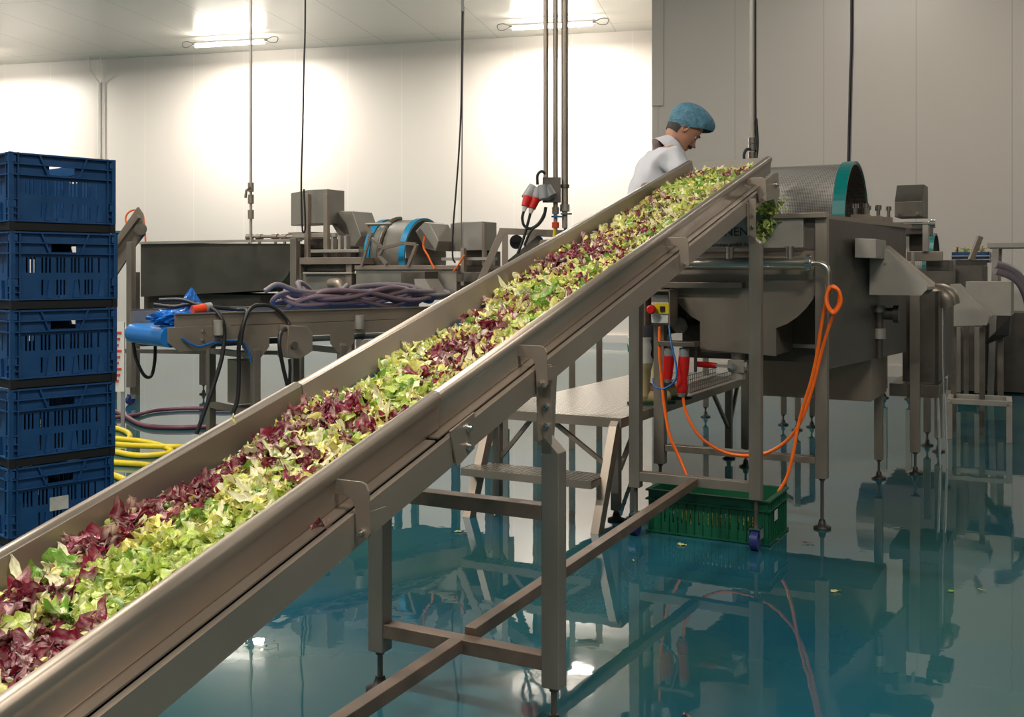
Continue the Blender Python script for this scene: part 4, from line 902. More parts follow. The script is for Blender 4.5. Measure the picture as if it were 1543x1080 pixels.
pbox(T5, 1503, 500, 1512, 612, .1, .15, 'leg', steel_dark, rb_, .001); pbox(T5, 1452, 476, 1459, 605, .1, .15, 'leg', steel_dark, rb_, .001)
for k, (y0, lb) in enumerate(((398, 'upper'), (408, 'lower'))):
    cable('hose', [at(1500, y0, 8.9), at(1520, y0 + 6, 8.9), at(1536, y0 + 18, 8.9), at(1548, y0 + 44, 8.9), at(1552, y0 + 80, 8.9)], .035, greyhose, f'{lb} of two thick grey hoses curving down at the right edge', 'hose')
tb = thing('packing_table', 'white steel table by the grey wall at the right edge', 'table', (at(1540, 0, 10.5).x, 10.5, 0), -math.radians(AZ)); TT = Frame(at(1540, 0, 10.5).x, 10.5, AZ)
a = TT.y(1487, 366, 0); MB(TT).box((a.x, 0, a.z - .05), (a.x + 1.6, .7, a.z)).build('table_top', steel_pale, tb, .003)
for x in (a.x + .08, a.x + 1.5):
    for y in (.05, .65): MB(TT).beam((x, y, a.z - .05), (x - .05, y, 0), .06, .05).build('leg', steel_pale, tb)
rod = thing('lever_rod', 'upright grey lever rod behind the pointed chute', 'rod', tuple(at(1463, 392, 9.5))); MB().beam(at(1463, 392, 9.5), at(1477, 356, 9.5), .04, .05).build('rod', steel, rod, .004)
MB().box(at(1440, 391, 9.5), at(1480, 400, 9.6)).build('pivot', steel_dark, rod)
bn = fthing(T3, (.9, .2, 1.2), 'salad_bin', 'small blue bin with salad far behind the pointed chute at the right', 'bin')
a, b = T3.y(1434, 380, .9), T3.y(1490, 394, .9)
MB(T3).box((a.x, .9, b.z), (b.x, .91, a.z)).box((a.x, 1.3, b.z), (b.x, 1.31, a.z)).box((a.x, .9, b.z), (a.x + .01, 1.3, a.z)).box((b.x - .01, .9, b.z), (b.x, 1.3, a.z)).box((a.x, .9, b.z - .01), (b.x, 1.3, b.z)).build('bin_wall', blue_pl, bn)
for dz in (.02, .06): MB(T3).cyl((a.x, .86, b.z + dz), (b.x + .05, .86, b.z + dz), .008, 6).build('rail', steel_pale, bn)
V_, F_, C_ = [], [], []
for k in range(160):
    rd = k % 4 == 0; V, Fc, Cc = (RED if rd else GREEN)[RNG.randint(NV)]
    M = T3.M @ Matrix.Translation((random.uniform(a.x + .03, b.x - .03), random.uniform(.93, 1.27), random.uniform(b.z + .02, a.z + .03))) @ (Matrix.Rotation(random.uniform(0, 6), 3, 'Z') @ Matrix.Rotation(random.gauss(0, .8), 3, 'X')).to_4x4()
    o_ = len(V_); V_ += [tuple(M @ Vector(p)) for p in V]; F_ += [tuple(i + o_ for i in f) for f in Fc]; C_ += Cc
o = bpy.data.objects.new('mixed_salad', make_leaf_data('mixed_salad', V_, F_, C_)); COL.objects.link(o); tag(o, 'mixed red and green salad heaped in the small blue bin at the right', 'salad', None, 'stuff')
# stool
SF = Frame(*W0.z(1431, 661, 0).xy, AZ - 3)
so = thing('step_stool', 'low white-painted steel stool frame on the wet floor at the right', 'stool', (SF.w((0, 0, 0)).x, SF.w((0, 0, 0)).y, 0), -math.radians(AZ - 3))
ws = T2; sx = SF.y(1521, 640, 0).x; zt = SF.y(1431, 604, 0).z
for x in (0, sx):
    for y in (0, .35): MB(SF).box((x - .02, y - .02, 0), (x + .02, y + .02, zt)).build('leg', white_pl if 0 else steel_pale, so, .002)
for a, b in (((0, 0), (sx, 0)), ((0, .35), (sx, .35)), ((0, 0), (0, .35)), ((sx, 0), (sx, .35))): MB(SF).beam((a[0], a[1], zt), (b[0], b[1], zt), .04, .04).build('rail', steel_pale, so, .002)
# rear stand with feet under the washer
sd = thing('support_stand', 'stand with dark round feet on the floor behind the green crate', 'stand', (2.3, 8.8, 0))
for px_, yf in ((1180, 640), (1201, 648), (1223, 643), (1063, 628)):
    q = W0.z(px_, yf, 0); leg(W0, q.x, q.y, .05, .05, .09, .62, 0, False, 'pad', parent=sd)
for (p_, y_), (q_, z_) in (((1180, 640), (1201, 648)), ((1201, 648), (1223, 643)), ((1063, 628), (1180, 640))):
    a, b = W0.z(p_, y_, 0), W0.z(q_, z_, 0); MB().beam((a.x, a.y, .60), (b.x, b.y, .60), .05, .05).build('rail', steel_dark, sd)

# ---------------------------------------------------------------- washing line in the left background
L = Frame(-3.74, 10.2, AZ)
t1 = fthing(L, (1, .5, 0), 'rinsing_trough', 'long half-round stainless trough in the left background, behind the blue belt conveyor', 'trough')
dp = .95
pr = [(212, 366), (447, 367), (445, 385), (441, 400), (433, 415), (423, 427), (410, 435), (395, 438), (212, 447)]
P_ = P2(L, pr, 0)
MB(L).xz(P_[::-1], 0, .012).build('front_wall', mat('trough_steel', (.125, .12, .10), .42, .75, noise=.1, nscale=3), t1); MB(L).xz(P_[::-1], dp, dp + .012).build('rear_wall', steel_dark, t1)
g = MB(L); q = P_[1:]; 
g.add([(x, .012, z) for x, z in q] + [(x, dp, z) for x, z in q], [(i, i + 1, len(q) + i + 1, len(q) + i) for i in range(len(q) - 1)]); g.build('curved_floor', steel_dark, t1)
MB(L).box((P_[0][0], -.02, P_[0][1] - .012), (P_[1][0] + .04, .03, P_[0][1] + .012)).build('rim', steel_pale, t1)
for px_, cst in ((200, 1), (447, 0)):
    u = L.y(px_, 400, 0).x; leg(L, u, -.02, .07, .06, .17 if cst else .1, 1.60, 0, False, 'caster' if cst else 'pad', parent=t1)
    leg(L, u, dp, .07, .06, .1, 1.60, 0, False, 'pad', parent=t1)
MB(L).box((.05, .1, .72), (1.55, .8, 1.09)).build('catch_tray', steel_mottled, t1)
MB(L).beam((-.1, .0, .52), (1.5, .6, .52), .04, .04).build('stretcher', steel_dark, t1)
# infeed chute at the far left with orange hose reel behind
c1 = fthing(L, (-.3, .2, .9), 'infeed_conveyor', 'steep stainless infeed conveyor behind the blue crates, over the left end of the trough', 'conveyor')
for tt in (.0, .45):
    a = [(165, 372), (207, 312), (214, 322), (216, 345), (205, 368), (165, 430)]; MB(L).xz(P2(L, a, .15 + tt)[::-1], .15 + tt, .17 + tt).build('side_plate', steel, c1)
a, b = L.y(165, 390, .38), L.y(196, 350, .38); MB(L).beam(a, b, .4, .03, (0, 0, 1)).build('belt', belt_blue, c1)
a, b = L.y(165, 384, .10), L.y(209, 326, .10); MB(L).beam(a, b, .04, .045).build('side_rail', steel_rail, c1); MB(L).cyl(L.y(212, 345, .13), L.y(212, 345, .62), .06).build('roller', steel_dark, c1)
for x_ in (L.y(178, 400, .3).x,): MB(L).box((x_ - .03, .2, 0), (x_ + .03, .26, 1.3)).box((x_ - .03, .5, 0), (x_ + .03, .56, 1.3)).build('leg', steel_dark, c1)
c = L.w(L.y(203, 330, .9)); rl = []
for i in range(26): a = 2 * PI * i / 25; rl.append(c + Vector((.10 * math.cos(a), 0, .10 * math.sin(a))))
cable('coiled_hose', rl + [c + Vector((.11, 0, -.1)), c + Vector((.12, 0, -.25))], .010, orange, 'orange hose loop hanging behind the steep infeed conveyor', 'hose', 2)
# pump unit with hoods
t2 = fthing(L, (2.6, .3, 0), 'pump_unit', 'stainless unit with tall square hood and tilted motor box, right of the half-round trough', 'machine')
def hoodbox(F, px0, pxm, px1, y0, y1, t, name, parent, d=.30):
    """a box seen on its edge: left face px0-pxm, right face pxm-px1"""
    a, b, c = F.y(px0, y0, t + .18), F.y(pxm, y0, t), F.y(px1, y0, t); zb = F.y(px0, y1, t + .1).z
    return MB(F).xy([(a.x, t + .22), (b.x, t), (c.x, t), (c.x, t + .25), (a.x + .02, t + .40)], zb, b.z).build(name, m_h, parent, .004)
m_h = mat('hood_steel', (.36, .34, .30), .45, .75, noise=.1, nscale=4)
hoodbox(L, 434, 464, 493, 286, 339, .1, 'hood', t2)
for px_ in (461, 490): pbox(L, px_ - 3, 292, px_ + 3, 400, .06, .10, 'upright', steel, t2)
tb_ = P2(L, [(497, 333), (508, 318), (531, 318), (544, 356), (534, 371), (519, 371)], .25)
tbo = MB(L).xz(tb_[::-1], .25, .55).build('motor_box', m_h, t2, .004)
MB(L).xz(P2(L, [(500, 334), (509, 320), (521, 336), (526, 352), (519, 352)], .245)[::-1], .245, .25).build('motor_opening', steel_mottled, t2)
pbox(L, 451, 388, 544, 398, -.02, .7, 'deck', steel, t2)
pbox(L, 440, 352, 505, 357, .1, .14, 'pipe_rail', steel_pale, t2); pbox(L, 434, 350, 470, 360, .3, .5, 'tray', steel, t2); pbox(L, 466, 360, 493, 374, .2, .4, 'pump', steel_mottled, t2); pbox(L, 468, 376, 540, 380, .0, .1, 'shaft', steel_pale, t2)
for px_ in (500, 511, 520): pbox(L, px_ - 2, 355, px_ + 2, 392, .1, .16, 'upright', steel_pale, t2, .001)
pbox(L, 456, 412, 526, 457, .02, .7, 'tank_body', m_h, t2); pbox(L, 462, 399, 526, 408, .05, .5, 'pan', steel_mottled, t2); pbox(L, 456, 410, 530, 413, -.02, .02, 'tank_rim', steel_pale, t2)
el = [L.y(499, 427, -.05), L.y(509, 427, -.1), L.y(513, 433, -.1), L.y(514, 446, -.1)]; MB(L).tube(el, .045, 14, sm=5).build('elbow_pipe', steel, t2)
for px_ in (452, 528): u = L.y(px_, 430, .02).x; leg(L, u, .02, .06, .05, .10, L.y(px_, 398, .02).z, 0, False, 'pad', parent=t2); leg(L, u, .75, .06, .05, .10, 1.2, 0, False, 'pad', parent=t2)
MB(L).tube([L.y(420, 432, .3), L.y(424, 438, .2), L.y(426, 452, .2)], .03, 12, sm=4).build('drain_pipe', steel_pale, t2)
# drum washer of the left line
t3 = fthing(L, (3.6, .4, 0), 'washing_tank', 'distant drum washer with two blue rings round its steel drum, in the left background', 'washing machine')
ct = L.y(600, 335, .5); Rr = .33; u0, u1 = L.y(573, 370, .5).x + .06, L.y(636, 370, .5).x + .04
zcd = L.y(595, 332, .5).z - Rr
drum(L, u0, u1, .5, zcd, Rr, t3, cyan_band, [(u0, u0 + .06), (u1 - .06, u1 - .0)])
for o_ in t3.children: o_.data.materials[0] = m_h
for k in (.38,): MB(L).tube([(u0 + (u1 - u0) * k, .5 + (Rr + .015) * math.cos(a / 10 * PI * .5 + PI * .5), zcd + (Rr + .015) * math.sin(a / 10 * PI * .5 + PI * .5)) for a in range(0, 11)], .02, 6).build('drum_strap', steel_dark, t3)
br = MB(L); q = [L.y(x, y, -.02) for x, y in ((551, 338), (562, 356), (580, 375), (572, 386), (585, 398))]
br.tube([L.y(551, 338, -.02), L.y(590, 337, -.02)], .015, 6).build('bracket', steel, t3)
for a_, b_ in (((552, 338), (560, 356)), ((556, 357), (577, 374)), ((577, 374), (571, 385)), ((571, 385), (583, 398)), ((577, 374), (608, 366)), ((608, 366), (628, 368)), ((628, 368), (615, 401))):
    MB(L).beam(L.y(*a_, -.02), L.y(*b_, -.02), .025, .025).build('bracket', steel, t3)
MB(L).beam(L.y(560, 350, -.03), L.y(545, 400, -.03), .02, .02).build('brace', steel, t3)
MB(L).xz(P2(L, [(626, 348), (640, 334), (647, 336), (661, 363), (656, 378), (640, 374)], .05)[::-1], .05, .35).build('motor_box', m_h, t3, .004)
MB(L).xz(P2(L, [(627, 350), (633, 344), (655, 375), (641, 373)], .045)[::-1], .045, .05).build('motor_opening', steel_mottled, t3)
pbox(L, 536, 404, 688, 450, 0, 1.0, 'tank_body', m_h, t3); pbox(L, 534, 400, 690, 406, -.02, 1.02, 'tank_rim', steel, t3)
pbox(L, 604, 409, 640, 432, -.20, 0, 'inlet_box', steel_dark, t3)
ch = P2(L, [(624, 420), (640, 420), (655, 445), (655, 452), (628, 450)], -.25); MB(L).xz(ch[::-1], -.25, -.05).build('chute', steel_pale, t3)
for px_ in (540, 684): u = L.y(px_, 430, .02).x; leg(L, u, .05, .06, .05, .1, 1.1, 0, False, 'pad', parent=t3); leg(L, u, .9, .06, .05, .1, 1.1, 0, False, 'pad', parent=t3)
cable('air_tube', [L.w(L.y(x, y, -.06)) for x, y in ((640, 356), (638, 372), (645, 385), (650, 396), (655, 405))], .008, orange, 'short orange tube below the tilted motor box of the distant drum washer', 'tube')
cable('air_tube', [L.w(L.y(x, y, -.06)) for x, y in ((700, 384), (694, 394), (690, 400), (684, 408))], .008, orange, 'short orange tube beside the right-hand square hood in the background', 'tube')
t4 = fthing(L, (4.7, .4, 0), 'pump_unit', 'second stainless unit with square hood, between the distant drum and the sloping steel frame', 'machine')
hoodbox(L, 675, 698, 726, 334, 378, .1, 'hood', t4)
pbox(L, 726, 336, 730, 400, .06, .10, 'upright', steel, t4, .001); pbox(L, 694, 374, 699, 430, .0, .04, 'upright', steel, t4, .001)
pbox(L, 680, 410, 745, 425, .0, .7, 'deck', steel_dark, t4); pbox(L, 665, 388, 745, 392, .05, .1, 'pipe_rail', steel_pale, t4, .001); pbox(L, 700, 378, 728, 400, .2, .5, 'pump', steel_mottled, t4); pbox(L, 735, 360, 742, 400, .3, .35, 'plate', steel_pale, t4)
for px_ in (684, 735): u = L.y(px_, 430, .02).x; leg(L, u, .05, .06, .05, .1, 1.2, 0, False, 'pad', parent=t4)
# water main between the two
t5 = thing('water_pipe', 'thin horizontal steel pipe with small valves above the half-round trough', 'pipe', tuple(L.w((1.6, .3, 1.6))))
a, b = L.y(372, 356, .25), L.y(455, 357, .25); MB(L).cyl(a, b, .016, 10).build('pipe', steel_pale, t5)
for px_ in (376, 391, 415, 429): q = L.y(px_, 357, .25); MB(L).cyl(q - Vector((.03, 0, 0)), q + Vector((.03, 0, 0)), .03, 8).cyl(q, q - Vector((0, 0, .09)), .014, 8).build('valve', steel, t5)

# ---------------------------------------------------------------- low conveyor with the bright blue belt
b0 = at(258, 0, 6.6); B = Frame(b0.x, b0.y, 48)
bz = lambda y, px=258: B.x(px, y, 0).z
z_t, z_m, z_b = bz(472), bz(493), bz(523); BL = B.x(700, 458, 0).y; BW = -.60
lc = fthing(B, (BW / 2, 1.5, 0), 'low_conveyor', 'low stainless conveyor with bright blue belt, left of the salad conveyor', 'conveyor')
MB(B).box((0, .02, z_m), (.012, BL, z_t)).box((.0, .02, z_t - .008), (.03, BL, z_t)).build('side_panel', steel, lc)
MB(B).box((BW - .012, -.02, z_m), (BW, BL, z_t + .01)).box((BW - .03, -.02, z_t), (BW, BL, z_t + .01)).build('side_panel', steel, lc)
zb2 = z_b + .035
MB(B).box((.005, .28, zb2), (.03, BL, z_m - .004)).build('side_beam', steel, lc, .002); MB(B).box((BW - .03, .28, zb2), (BW - .005, BL, z_m - .004)).build('side_beam', steel, lc, .002)
MB(B).box((-.55, .3, zb2 - .05), (-.05, BL, zb2 - .045)).build('return_belt', belt_blue, lc)
for x in (.002, BW - .020): MB(B).yz([(-.03, z_m), (.40, z_m), (.40, z_b + .07), (.22, z_b - .03), (.05, z_b - .03), (-.03, z_b + .03)], x, x + .018).build('end_plate', steel, lc, .002)
rr = (z_m - z_b) / 2 + .004; zr = (z_m + z_b) / 2
MB(B).cyl((BW + .01, .0, zr), (-.004, .0, zr), rr, 28).box((BW + .01, 0, zr + rr - .006), (-.004, BL, zr + rr)).build('belt', belt_bright, lc)
for px_ in (385, 515):
    s_ = B.x(px_, 560, .03).y
    leg(B, .03, s_, .055, .05, .12, zb2 - .03, .05, False, 'pad', parent=lc); leg(B, BW - .03, s_, .055, .05, .12, zb2 - .0, .0, True, 'pad', parent=lc)
    MB(B).beam((BW, s_, zb2 - .12), (0, s_, zb2 - .12), .045, .04).build('cross_bar', steel_post, lc); MB(B).beam((BW, s_, .35), (0, s_, .35), .045, .04).build('cross_bar', steel_post, lc)
    MB(B).yz([(s_ - .10, zb2 + .02), (s_ + .10, zb2 + .02), (s_ + .10, zb2 - .06), (s_ + .04, zb2 - .13), (s_ - .04, zb2 - .13), (s_ - .10, zb2 - .06)], .032, .038).build('mounting_plate', steel, lc, .001)
s_ = B.x(385, 560, .03).y; s2_ = B.x(515, 560, .03).y
MB(B).beam((BW / 2, s_, .35), (BW / 2, s2_, .35), .04, .04).build('floor_rail', steel_post, lc)
MB(B).box((-.28, s_ - .05, .40), (-.12, s_ + .10, .70)).build('junction_box', steel, lc, .004)
q = [B.x(x, y, .10) for x, y in ((428, 490), (455, 491), (465, 502), (464, 528), (446, 540), (425, 538))]
MB(B).yz([(p.y, p.z) for p in q], .035, .16).build('motor_guard', steel, lc, .004); q = B.x(443, 520, .17); MB(B).cyl((.16, q.y, q.z), (.185, q.y, q.z), .025, 14).build('guard_knob', steel_dark, lc)
for px_ in (328, 540):
    q = B.x(px_, 495, .03); MB(B).cyl((.045, q.y, z_m - .06), (.045, q.y, z_t - .05), .035, 14).build('guide_tube', steel_pale, lc)
nut(B, (.02, B.x(303, 498, 0).y, z_m - .03), (1, 0, 0), lc); nut(B, (.02, B.x(303, 512, 0).y, z_m - .09), (1, 0, 0), lc)
bp = lambda px, py, x=.05: B.w(B.x(px, py, x))
cable('black_cable', [bp(232, 459, -.3), bp(262, 462, -.2), bp(290, 458, -.15), bp(318, 464, -.02), bp(334, 480, .06), bp(338, 505, .07), bp(334, 540, .08), bp(322, 580, .08), bp(308, 620, .08), bp(296, 654, .08)], .014, rubber, 'thick black cable draped over the rail near the blue bags and running to the floor')
cable('black_cable', [bp(240, 452, -.3), bp(275, 452, -.2), bp(305, 461, -.1), bp(355, 466, -.06), bp(372, 468, .03), bp(366, 490, .07), bp(360, 520, .07), bp(360, 560, .07), bp(358, 600, .08), bp(350, 625, .08)], .014, rubber, 'black cable hanging down past the low conveyor, second from the left')
cable('black_cable', [bp(362, 520, .08), bp(368, 485, .08), bp(380, 463, .06), bp(402, 460, .03), bp(420, 468, .05), bp(436, 490, .08), bp(424, 500, .17), bp(421, 520, .20), bp(426, 550, .2), bp(433, 580, .2)], .014, rubber, 'black cable arching over the rail to the angular motor guard')
cable('black_cable', [bp(436, 541, .18), bp(437, 555, .18), bp(436, 582, .18)], .011, rubber, 'short black cable below the angular motor guard')
cable('black_cable', [B.w(B.x(201, 517, BW + .05)), B.w(B.x(205, 540, BW)), B.w(B.x(217, 565, BW)), B.w(B.x(228, 566, BW)), B.w(B.x(233, 545, BW)), B.w(B.x(234, 521, BW))], .012, rubber, 'black cable loop hanging below the bright blue belt roller')
cable('air_tube', [bp(274, 509, .04), bp(288, 518, .05), bp(300, 522, .05), bp(315, 518, .05), bp(335, 514, .02), bp(362, 514, .05), bp(374, 528, .06), bp(378, 545, .06)], .008, blue_tube, 'blue air tube on the side of the low conveyor', 'tube')
def blob(F, c, r, n, seed, m, name, label, cat, squash=.6, spike=None):
    rs = np.random.RandomState(seed); V, Fc = [], []; a_, b_ = 18, 26; ph = rs.rand(12) * 6
    for j in range(a_ + 1):
        th = PI * j / a_
        for i in range(b_):
            f = 2 * PI * i / b_; d = Vector((math.sin(th) * math.cos(f), math.sin(th) * math.sin(f), math.cos(th)))
            k = 1 + .20 * math.sin(5 * f + ph[0]) * math.sin(3 * th + ph[1]) + .14 * math.sin(9 * f + 7 * th + ph[2]) + .08 * math.sin(17 * f - 9 * th + ph[3]) + .05 * rs.normal()
            if spike is not None: k += 3.2 * max(0, d.dot(Vector(spike).normalized())) ** 9
            V.append(Vector(c) + Vector((d.x * r[0] * k, d.y * r[1] * k, d.z * r[2] * k)))
    for j in range(a_):
        for i in range(b_): Fc.append((j * b_ + i, (j + 1) * b_ + i, (j + 1) * b_ + (i + 1) % b_, j * b_ + (i + 1) % b_))
    o = MB(F).add(V, Fc, False).build(name, m); return tag(o, label, cat)
zb = zr + rr
q = B.x(244, 480, -.12); blob(B, (-.12, q.y + .05, zb + .05), (.09, .12, .045), 1, 2, bag_blue, 'plastic_bag', 'crumpled blue plastic bag lying at the end of the bright blue belt', 'bag')
q = B.x(284, 458, -.3); V, Fc = [], []; rs = np.random.RandomState(8); nA, nB = 14, 22
for j in range(nA + 1):
    t = j / nA; r = float(np.interp(t, [0, .12, .3, .45, .7, .9, 1], [.02, .12, .105, .062, .040, .018, .003]))
    for i in range(nB):
        a = 2 * PI * i / nB; k = r * (1 + .22 * math.sin(5 * a + t * 6) + .14 * math.sin(9 * a - t * 9) + .05 * rs.normal())
        V.append((-.26 + .9 * k * math.cos(a) + .03 * t * t, q.y + 1.1 * k * math.sin(a) - .01 * t, zb + .005 + .235 * t + .006 * rs.normal()))
for j in range(nA):
    for i in range(nB): Fc.append((j * nB + i, j * nB + (i + 1) % nB, (j + 1) * nB + (i + 1) % nB, (j + 1) * nB + i))
tag(MB(B).add(V, Fc, False).build('plastic_bag', bag_blue), 'crumpled blue plastic bag with a point sticking up, beside the red plug', 'bag')
pg = thing('industrial_plug', 'orange-red cable plug lying on the rail beside the blue plastic bags', 'plug', tuple(bp(302, 465, -.05)))
MB().cyl(bp(290, 467, -.05), bp(309, 464, -.05), .030, 14).build('plug_body', mat('orange_red', (.75, .07, .02), .35), pg); MB().cyl(bp(309, 464, -.05), bp(318, 463, -.05), .034, 14).build('collar', grey_pl, pg)
MB()
# purple-grey hose heaped on the far part of the low conveyor
pts = []; cA = B.w((BW / 2, B.x(540, 460, BW / 2).y, z_t - .01)); ax = B.M.to_3x3() @ Vector((0, 1, 0)); bx = B.M.to_3x3() @ Vector((1, 0, 0)); rs = np.random.RandomState(5)
for i in range(64):
    a = i * 2 * PI / 12.5; k = 1 - .15 * math.sin(i * .9); pts.append(cA + ax * (math.cos(a) * .62 * k + .10 * math.sin(i * .37)) + bx * (math.sin(a) * .20 * k) + Vector((0, 0, .05 + .045 * math.sin(i * 1.7) + .0012 * i)))
cable('coiled_hose', pts, .019, mat('mauve_hose', (.17, .115, .14), .45), 'heap of coiled purple-grey hose lying on the low conveyor', 'hose', 6)
pts = [p + Vector((.10 * math.sin(i), .0, .05 + .04 * math.cos(i * 1.3))) + ax * (.30 - .02 * i) for i, p in enumerate(pts[5:32])]
cable('coiled_hose', pts, .019, greyhose, 'grey hose loops lying on top of the purple hose heap', 'hose', 6)
# hoses on the floor
fp = lambda px, py, z=.02: W0.z(px, py, z)
cable('floor_hose', [fp(150, 610), fp(180, 622), fp(215, 640), fp(262, 644), fp(300, 643), fp(345, 642)], .02, purple, 'purple hose lying on the wet floor left of the conveyor, nearer curve', 'hose')
cable('floor_hose', [fp(150, 630), fp(200, 626), fp(235, 618), fp(290, 615), fp(340, 617), fp(380, 616)], .018, purple, 'purple hose lying on the wet floor, farther straight run', 'hose')
cable('floor_hose', [fp(120, 640), fp(150, 640), fp(185, 648), fp(196, 657), (fp(185, 664)), fp(150, 664), fp(172, 661, .06), fp(215, 665, .06), fp(245, 672, .05), fp(258, 680, .03), fp(240, 685), fp(205, 686), fp(170, 680), fp(140, 674), fp(150, 668, .05), fp(200, 671, .05), fp(262, 673, .05), fp(300, 674, .02)], .021, yellow_hose, 'yellow hose loops lying on the floor beside the blue crates', 'hose')
cable('floor_hose', [fp(120, 690), fp(160, 696), fp(210, 699), fp(240, 702), fp(300, 700)], .021, yellow_hose, 'straight yellow hose run on the floor nearest the conveyor', 'hose')
cable('floor_hose', [fp(150, 710), fp(172, 716), fp(190, 724), fp(215, 740)], .021, yellow_hose, 'yellow hose end at the foot of the blue crates', 'hose')
# notice board with red print beyond the crates
nb_ = thing('notice_board', 'white board with red print standing behind the blue crates', 'board', (at(178, 0, 8.6).x, 8.6, 0))
a, b = at(150, 485, 8.6), at(187, 590, 8.6); MB().box((a.x, 8.6, b.z), (b.x, 8.62, a.z)).build('board', white_pl, nb_)
for i in range(9):
    z1 = a.z - .08 - i * .05; MB().box((b.x - .075, 8.594, z1 - .02), (b.x - .02 - .012 * (i % 3), 8.599, z1)).build('print', redink, nb_)
MB().box((a.x, 8.605, 0), (a.x + .03, 8.615, b.z)).box((b.x - .03, 8.605, 0), (b.x, 8.615, b.z)).build('leg', grey_pl, nb_)

# ---------------------------------------------------------------- sloping steel frame and small belt behind the salad conveyor
ya = 7.6; AF = thing('sloping_frame', 'sloping square-tube steel frame behind the salad conveyor, left of the hanging plugs', 'frame', (at(757, 0, ya).x, ya, 0))
dA = Vector((math.sin(math.radians(AZ)), math.cos(math.radians(AZ)), 0)) * .5
for off, nm in ((Vector((0, 0, 0)), 'a'), (dA, 'b')):
    MB().beam(at(757, 348, ya) + off, at(690, 500, ya) + off, .05, .05).build('sloping_post', steel, AF, .002)
    MB().beam(at(752, 348, ya) + off, at(862, 352, ya) + off, .045, .045).build('top_rail', steel, AF, .002)
    p = at(761, 352, ya) + off; MB().beam(p, Vector((p.x, p.y, 0)), .045, .045).build('post', steel, AF, .002)
    p = at(862, 352, ya) + off; MB().beam(p, Vector((p.x, p.y, 0)), .045, .045).build('post', steel, AF, .002)
sb = thing('small_conveyor', 'small sloping dark blue belt under the sloping steel frame', 'conveyor', (at(790, 0, 8.0).x, 8.0, 0))
a, b = at(764, 400, 7.85), at(815, 358, 7.85); MB().beam(a, b, .30, .04, (0, 0, 1)).build('belt', belt_blue, sb); MB().beam(a + Vector((0, -.2, -.02)), b + Vector((0, -.2, -.02)), .03, .08).build('side_rail', steel_dark, sb)
c = at(778, 364, 7.8); MB().cyl(c + Vector((0, -.05, 0)), c + Vector((0, .3, 0)), .05, 22).build('roller', rubber, sb); MB().box((b.x - .03, 7.8, 0), (b.x + .03, 7.85, b.z - .05)).build('leg', steel_dark, sb)

# ---------------------------------------------------------------- drop pipes, cables and the hanging sockets
def drop(px, y1, Y, r, m, name, label, cat, extra=None, lean=0):
    b = at(px, y1, Y); o = thing(name, label, cat, (b.x, b.y, b.z)); MB().tube([Vector((b.x + lean, b.y, CEIL)), b], r, 14).build('pipe', m, o)
    return o, b
YP = 7.5
for k, (px_, y1, r, lb) in enumerate(((822.5, 284, .018, 'left of the three hanging steel pipes, carrying the grey sockets'), (837, 312, .018, 'middle of the three hanging steel pipes, ending in a small blue valve'), (851, 308, .025, 'right and thickest of the three hanging steel pipes'))):
    o, b = drop(px_, y1, YP, r, steel, 'drop_pipe', lb, 'pipe')
    if k: 
        MB().cyl(b, b - Vector((0, 0, .05)), r * 1.4, 8).build('union', steel_pale, o); c = b - Vector((0, 0, .05)); v_ = MB().cyl(c, c - Vector((0, 0, .12)), r * .8, 10).build('valve', steel_pale, o)
        MB().beam(c + Vector((-.03, -.03, -.02)), c + Vector((.05, -.03, -.02)), .02, .012).build('valve_handle', blue_tube if k == 1 else steel_dark, v_)
        if k == 1: MB().cyl(c - Vector((0, 0, .06)), c - Vector((0, 0, .10)), .026, 10).build('coupling', mat('orange_red', (.75, .07, .02), .35), o, label='orange coupling')
    MB().cyl(at(px_, 283, YP) - Vector((.0, 0, .0)), at(px_, 278, YP), r * 1.35, 12).build('pipe_clamp', steel_dark, o)
c1_ = at(837, 348, YP); cable('water_hose', [at(837, 338, YP), at(836, 350, YP), at(834, 372, YP), at(832, 400, YP)], .014, yellow_hose, 'short yellow hose below the middle hanging pipe', 'hose')
cable('water_hose', [at(851, 340, YP), at(853, 352, YP), at(855, 372, YP), at(856, 400, YP)], .012, mat('teal_hose', (.02, .16, .16), .4), 'short teal hose below the right hanging pipe', 'hose')
sc = thing('socket_cluster', 'cluster of grey industrial sockets hanging on the left ceiling pipe', 'socket', tuple(at(815, 290, YP)))
sp_ = at(824, 280, YP - .03); MB().box(sp_ + Vector((-.03, -.02, -.12)), sp_ + Vector((.10, .02, .06))).build('mounting_plate', steel_dark, sc, .002)
for k, (a, b, r1, r2) in enumerate((((806, 283), (793, 300), .050, .042), ((812, 286), (808, 300), .045, .04), ((822, 284), (831, 297), .05, .045), ((818, 280), (820, 300), .04, .035))):
    MB().tube([at(*a, YP - .06 - .02 * k), at(*b, YP - .08 - .02 * k)], [r1, r2], 12).build('socket', grey_pl, sc, .002)
for (a, b, lb) in (((796, 296), (791, 311), 'left of two red plugs in the hanging grey sockets'), ((808, 297), (801, 314), 'right of two red plugs in the hanging grey sockets')):
    p = thing('industrial_plug', lb, 'plug', tuple(at(*a, YP - .1)), group='red plugs in the hanging sockets'); MB().tube([at(*a, YP - .10), at(*b, YP - .11)], [.036, .028], 14).build('plug_body', red_pl, p)
    e = at(*b, YP - .11); MB().tube([e, e - Vector((.008, 0, .035))], [.022, .014], 10).build('gland', white_pl, p)
ca = lambda *P_: [at(x, y, YP - .11) for x, y in P_]
cable('black_cable', ca((790, 316), (787, 328), (790, 340), (800, 344), (812, 336), (820, 322), (822, 312)), .010, rubber, 'black cable looping from the left hanging red plug')
cable('black_cable', ca((800, 318), (797, 330), (793, 345), (788, 362), (780, 382)), .010, rubber, 'black cable running down from the right hanging red plug')
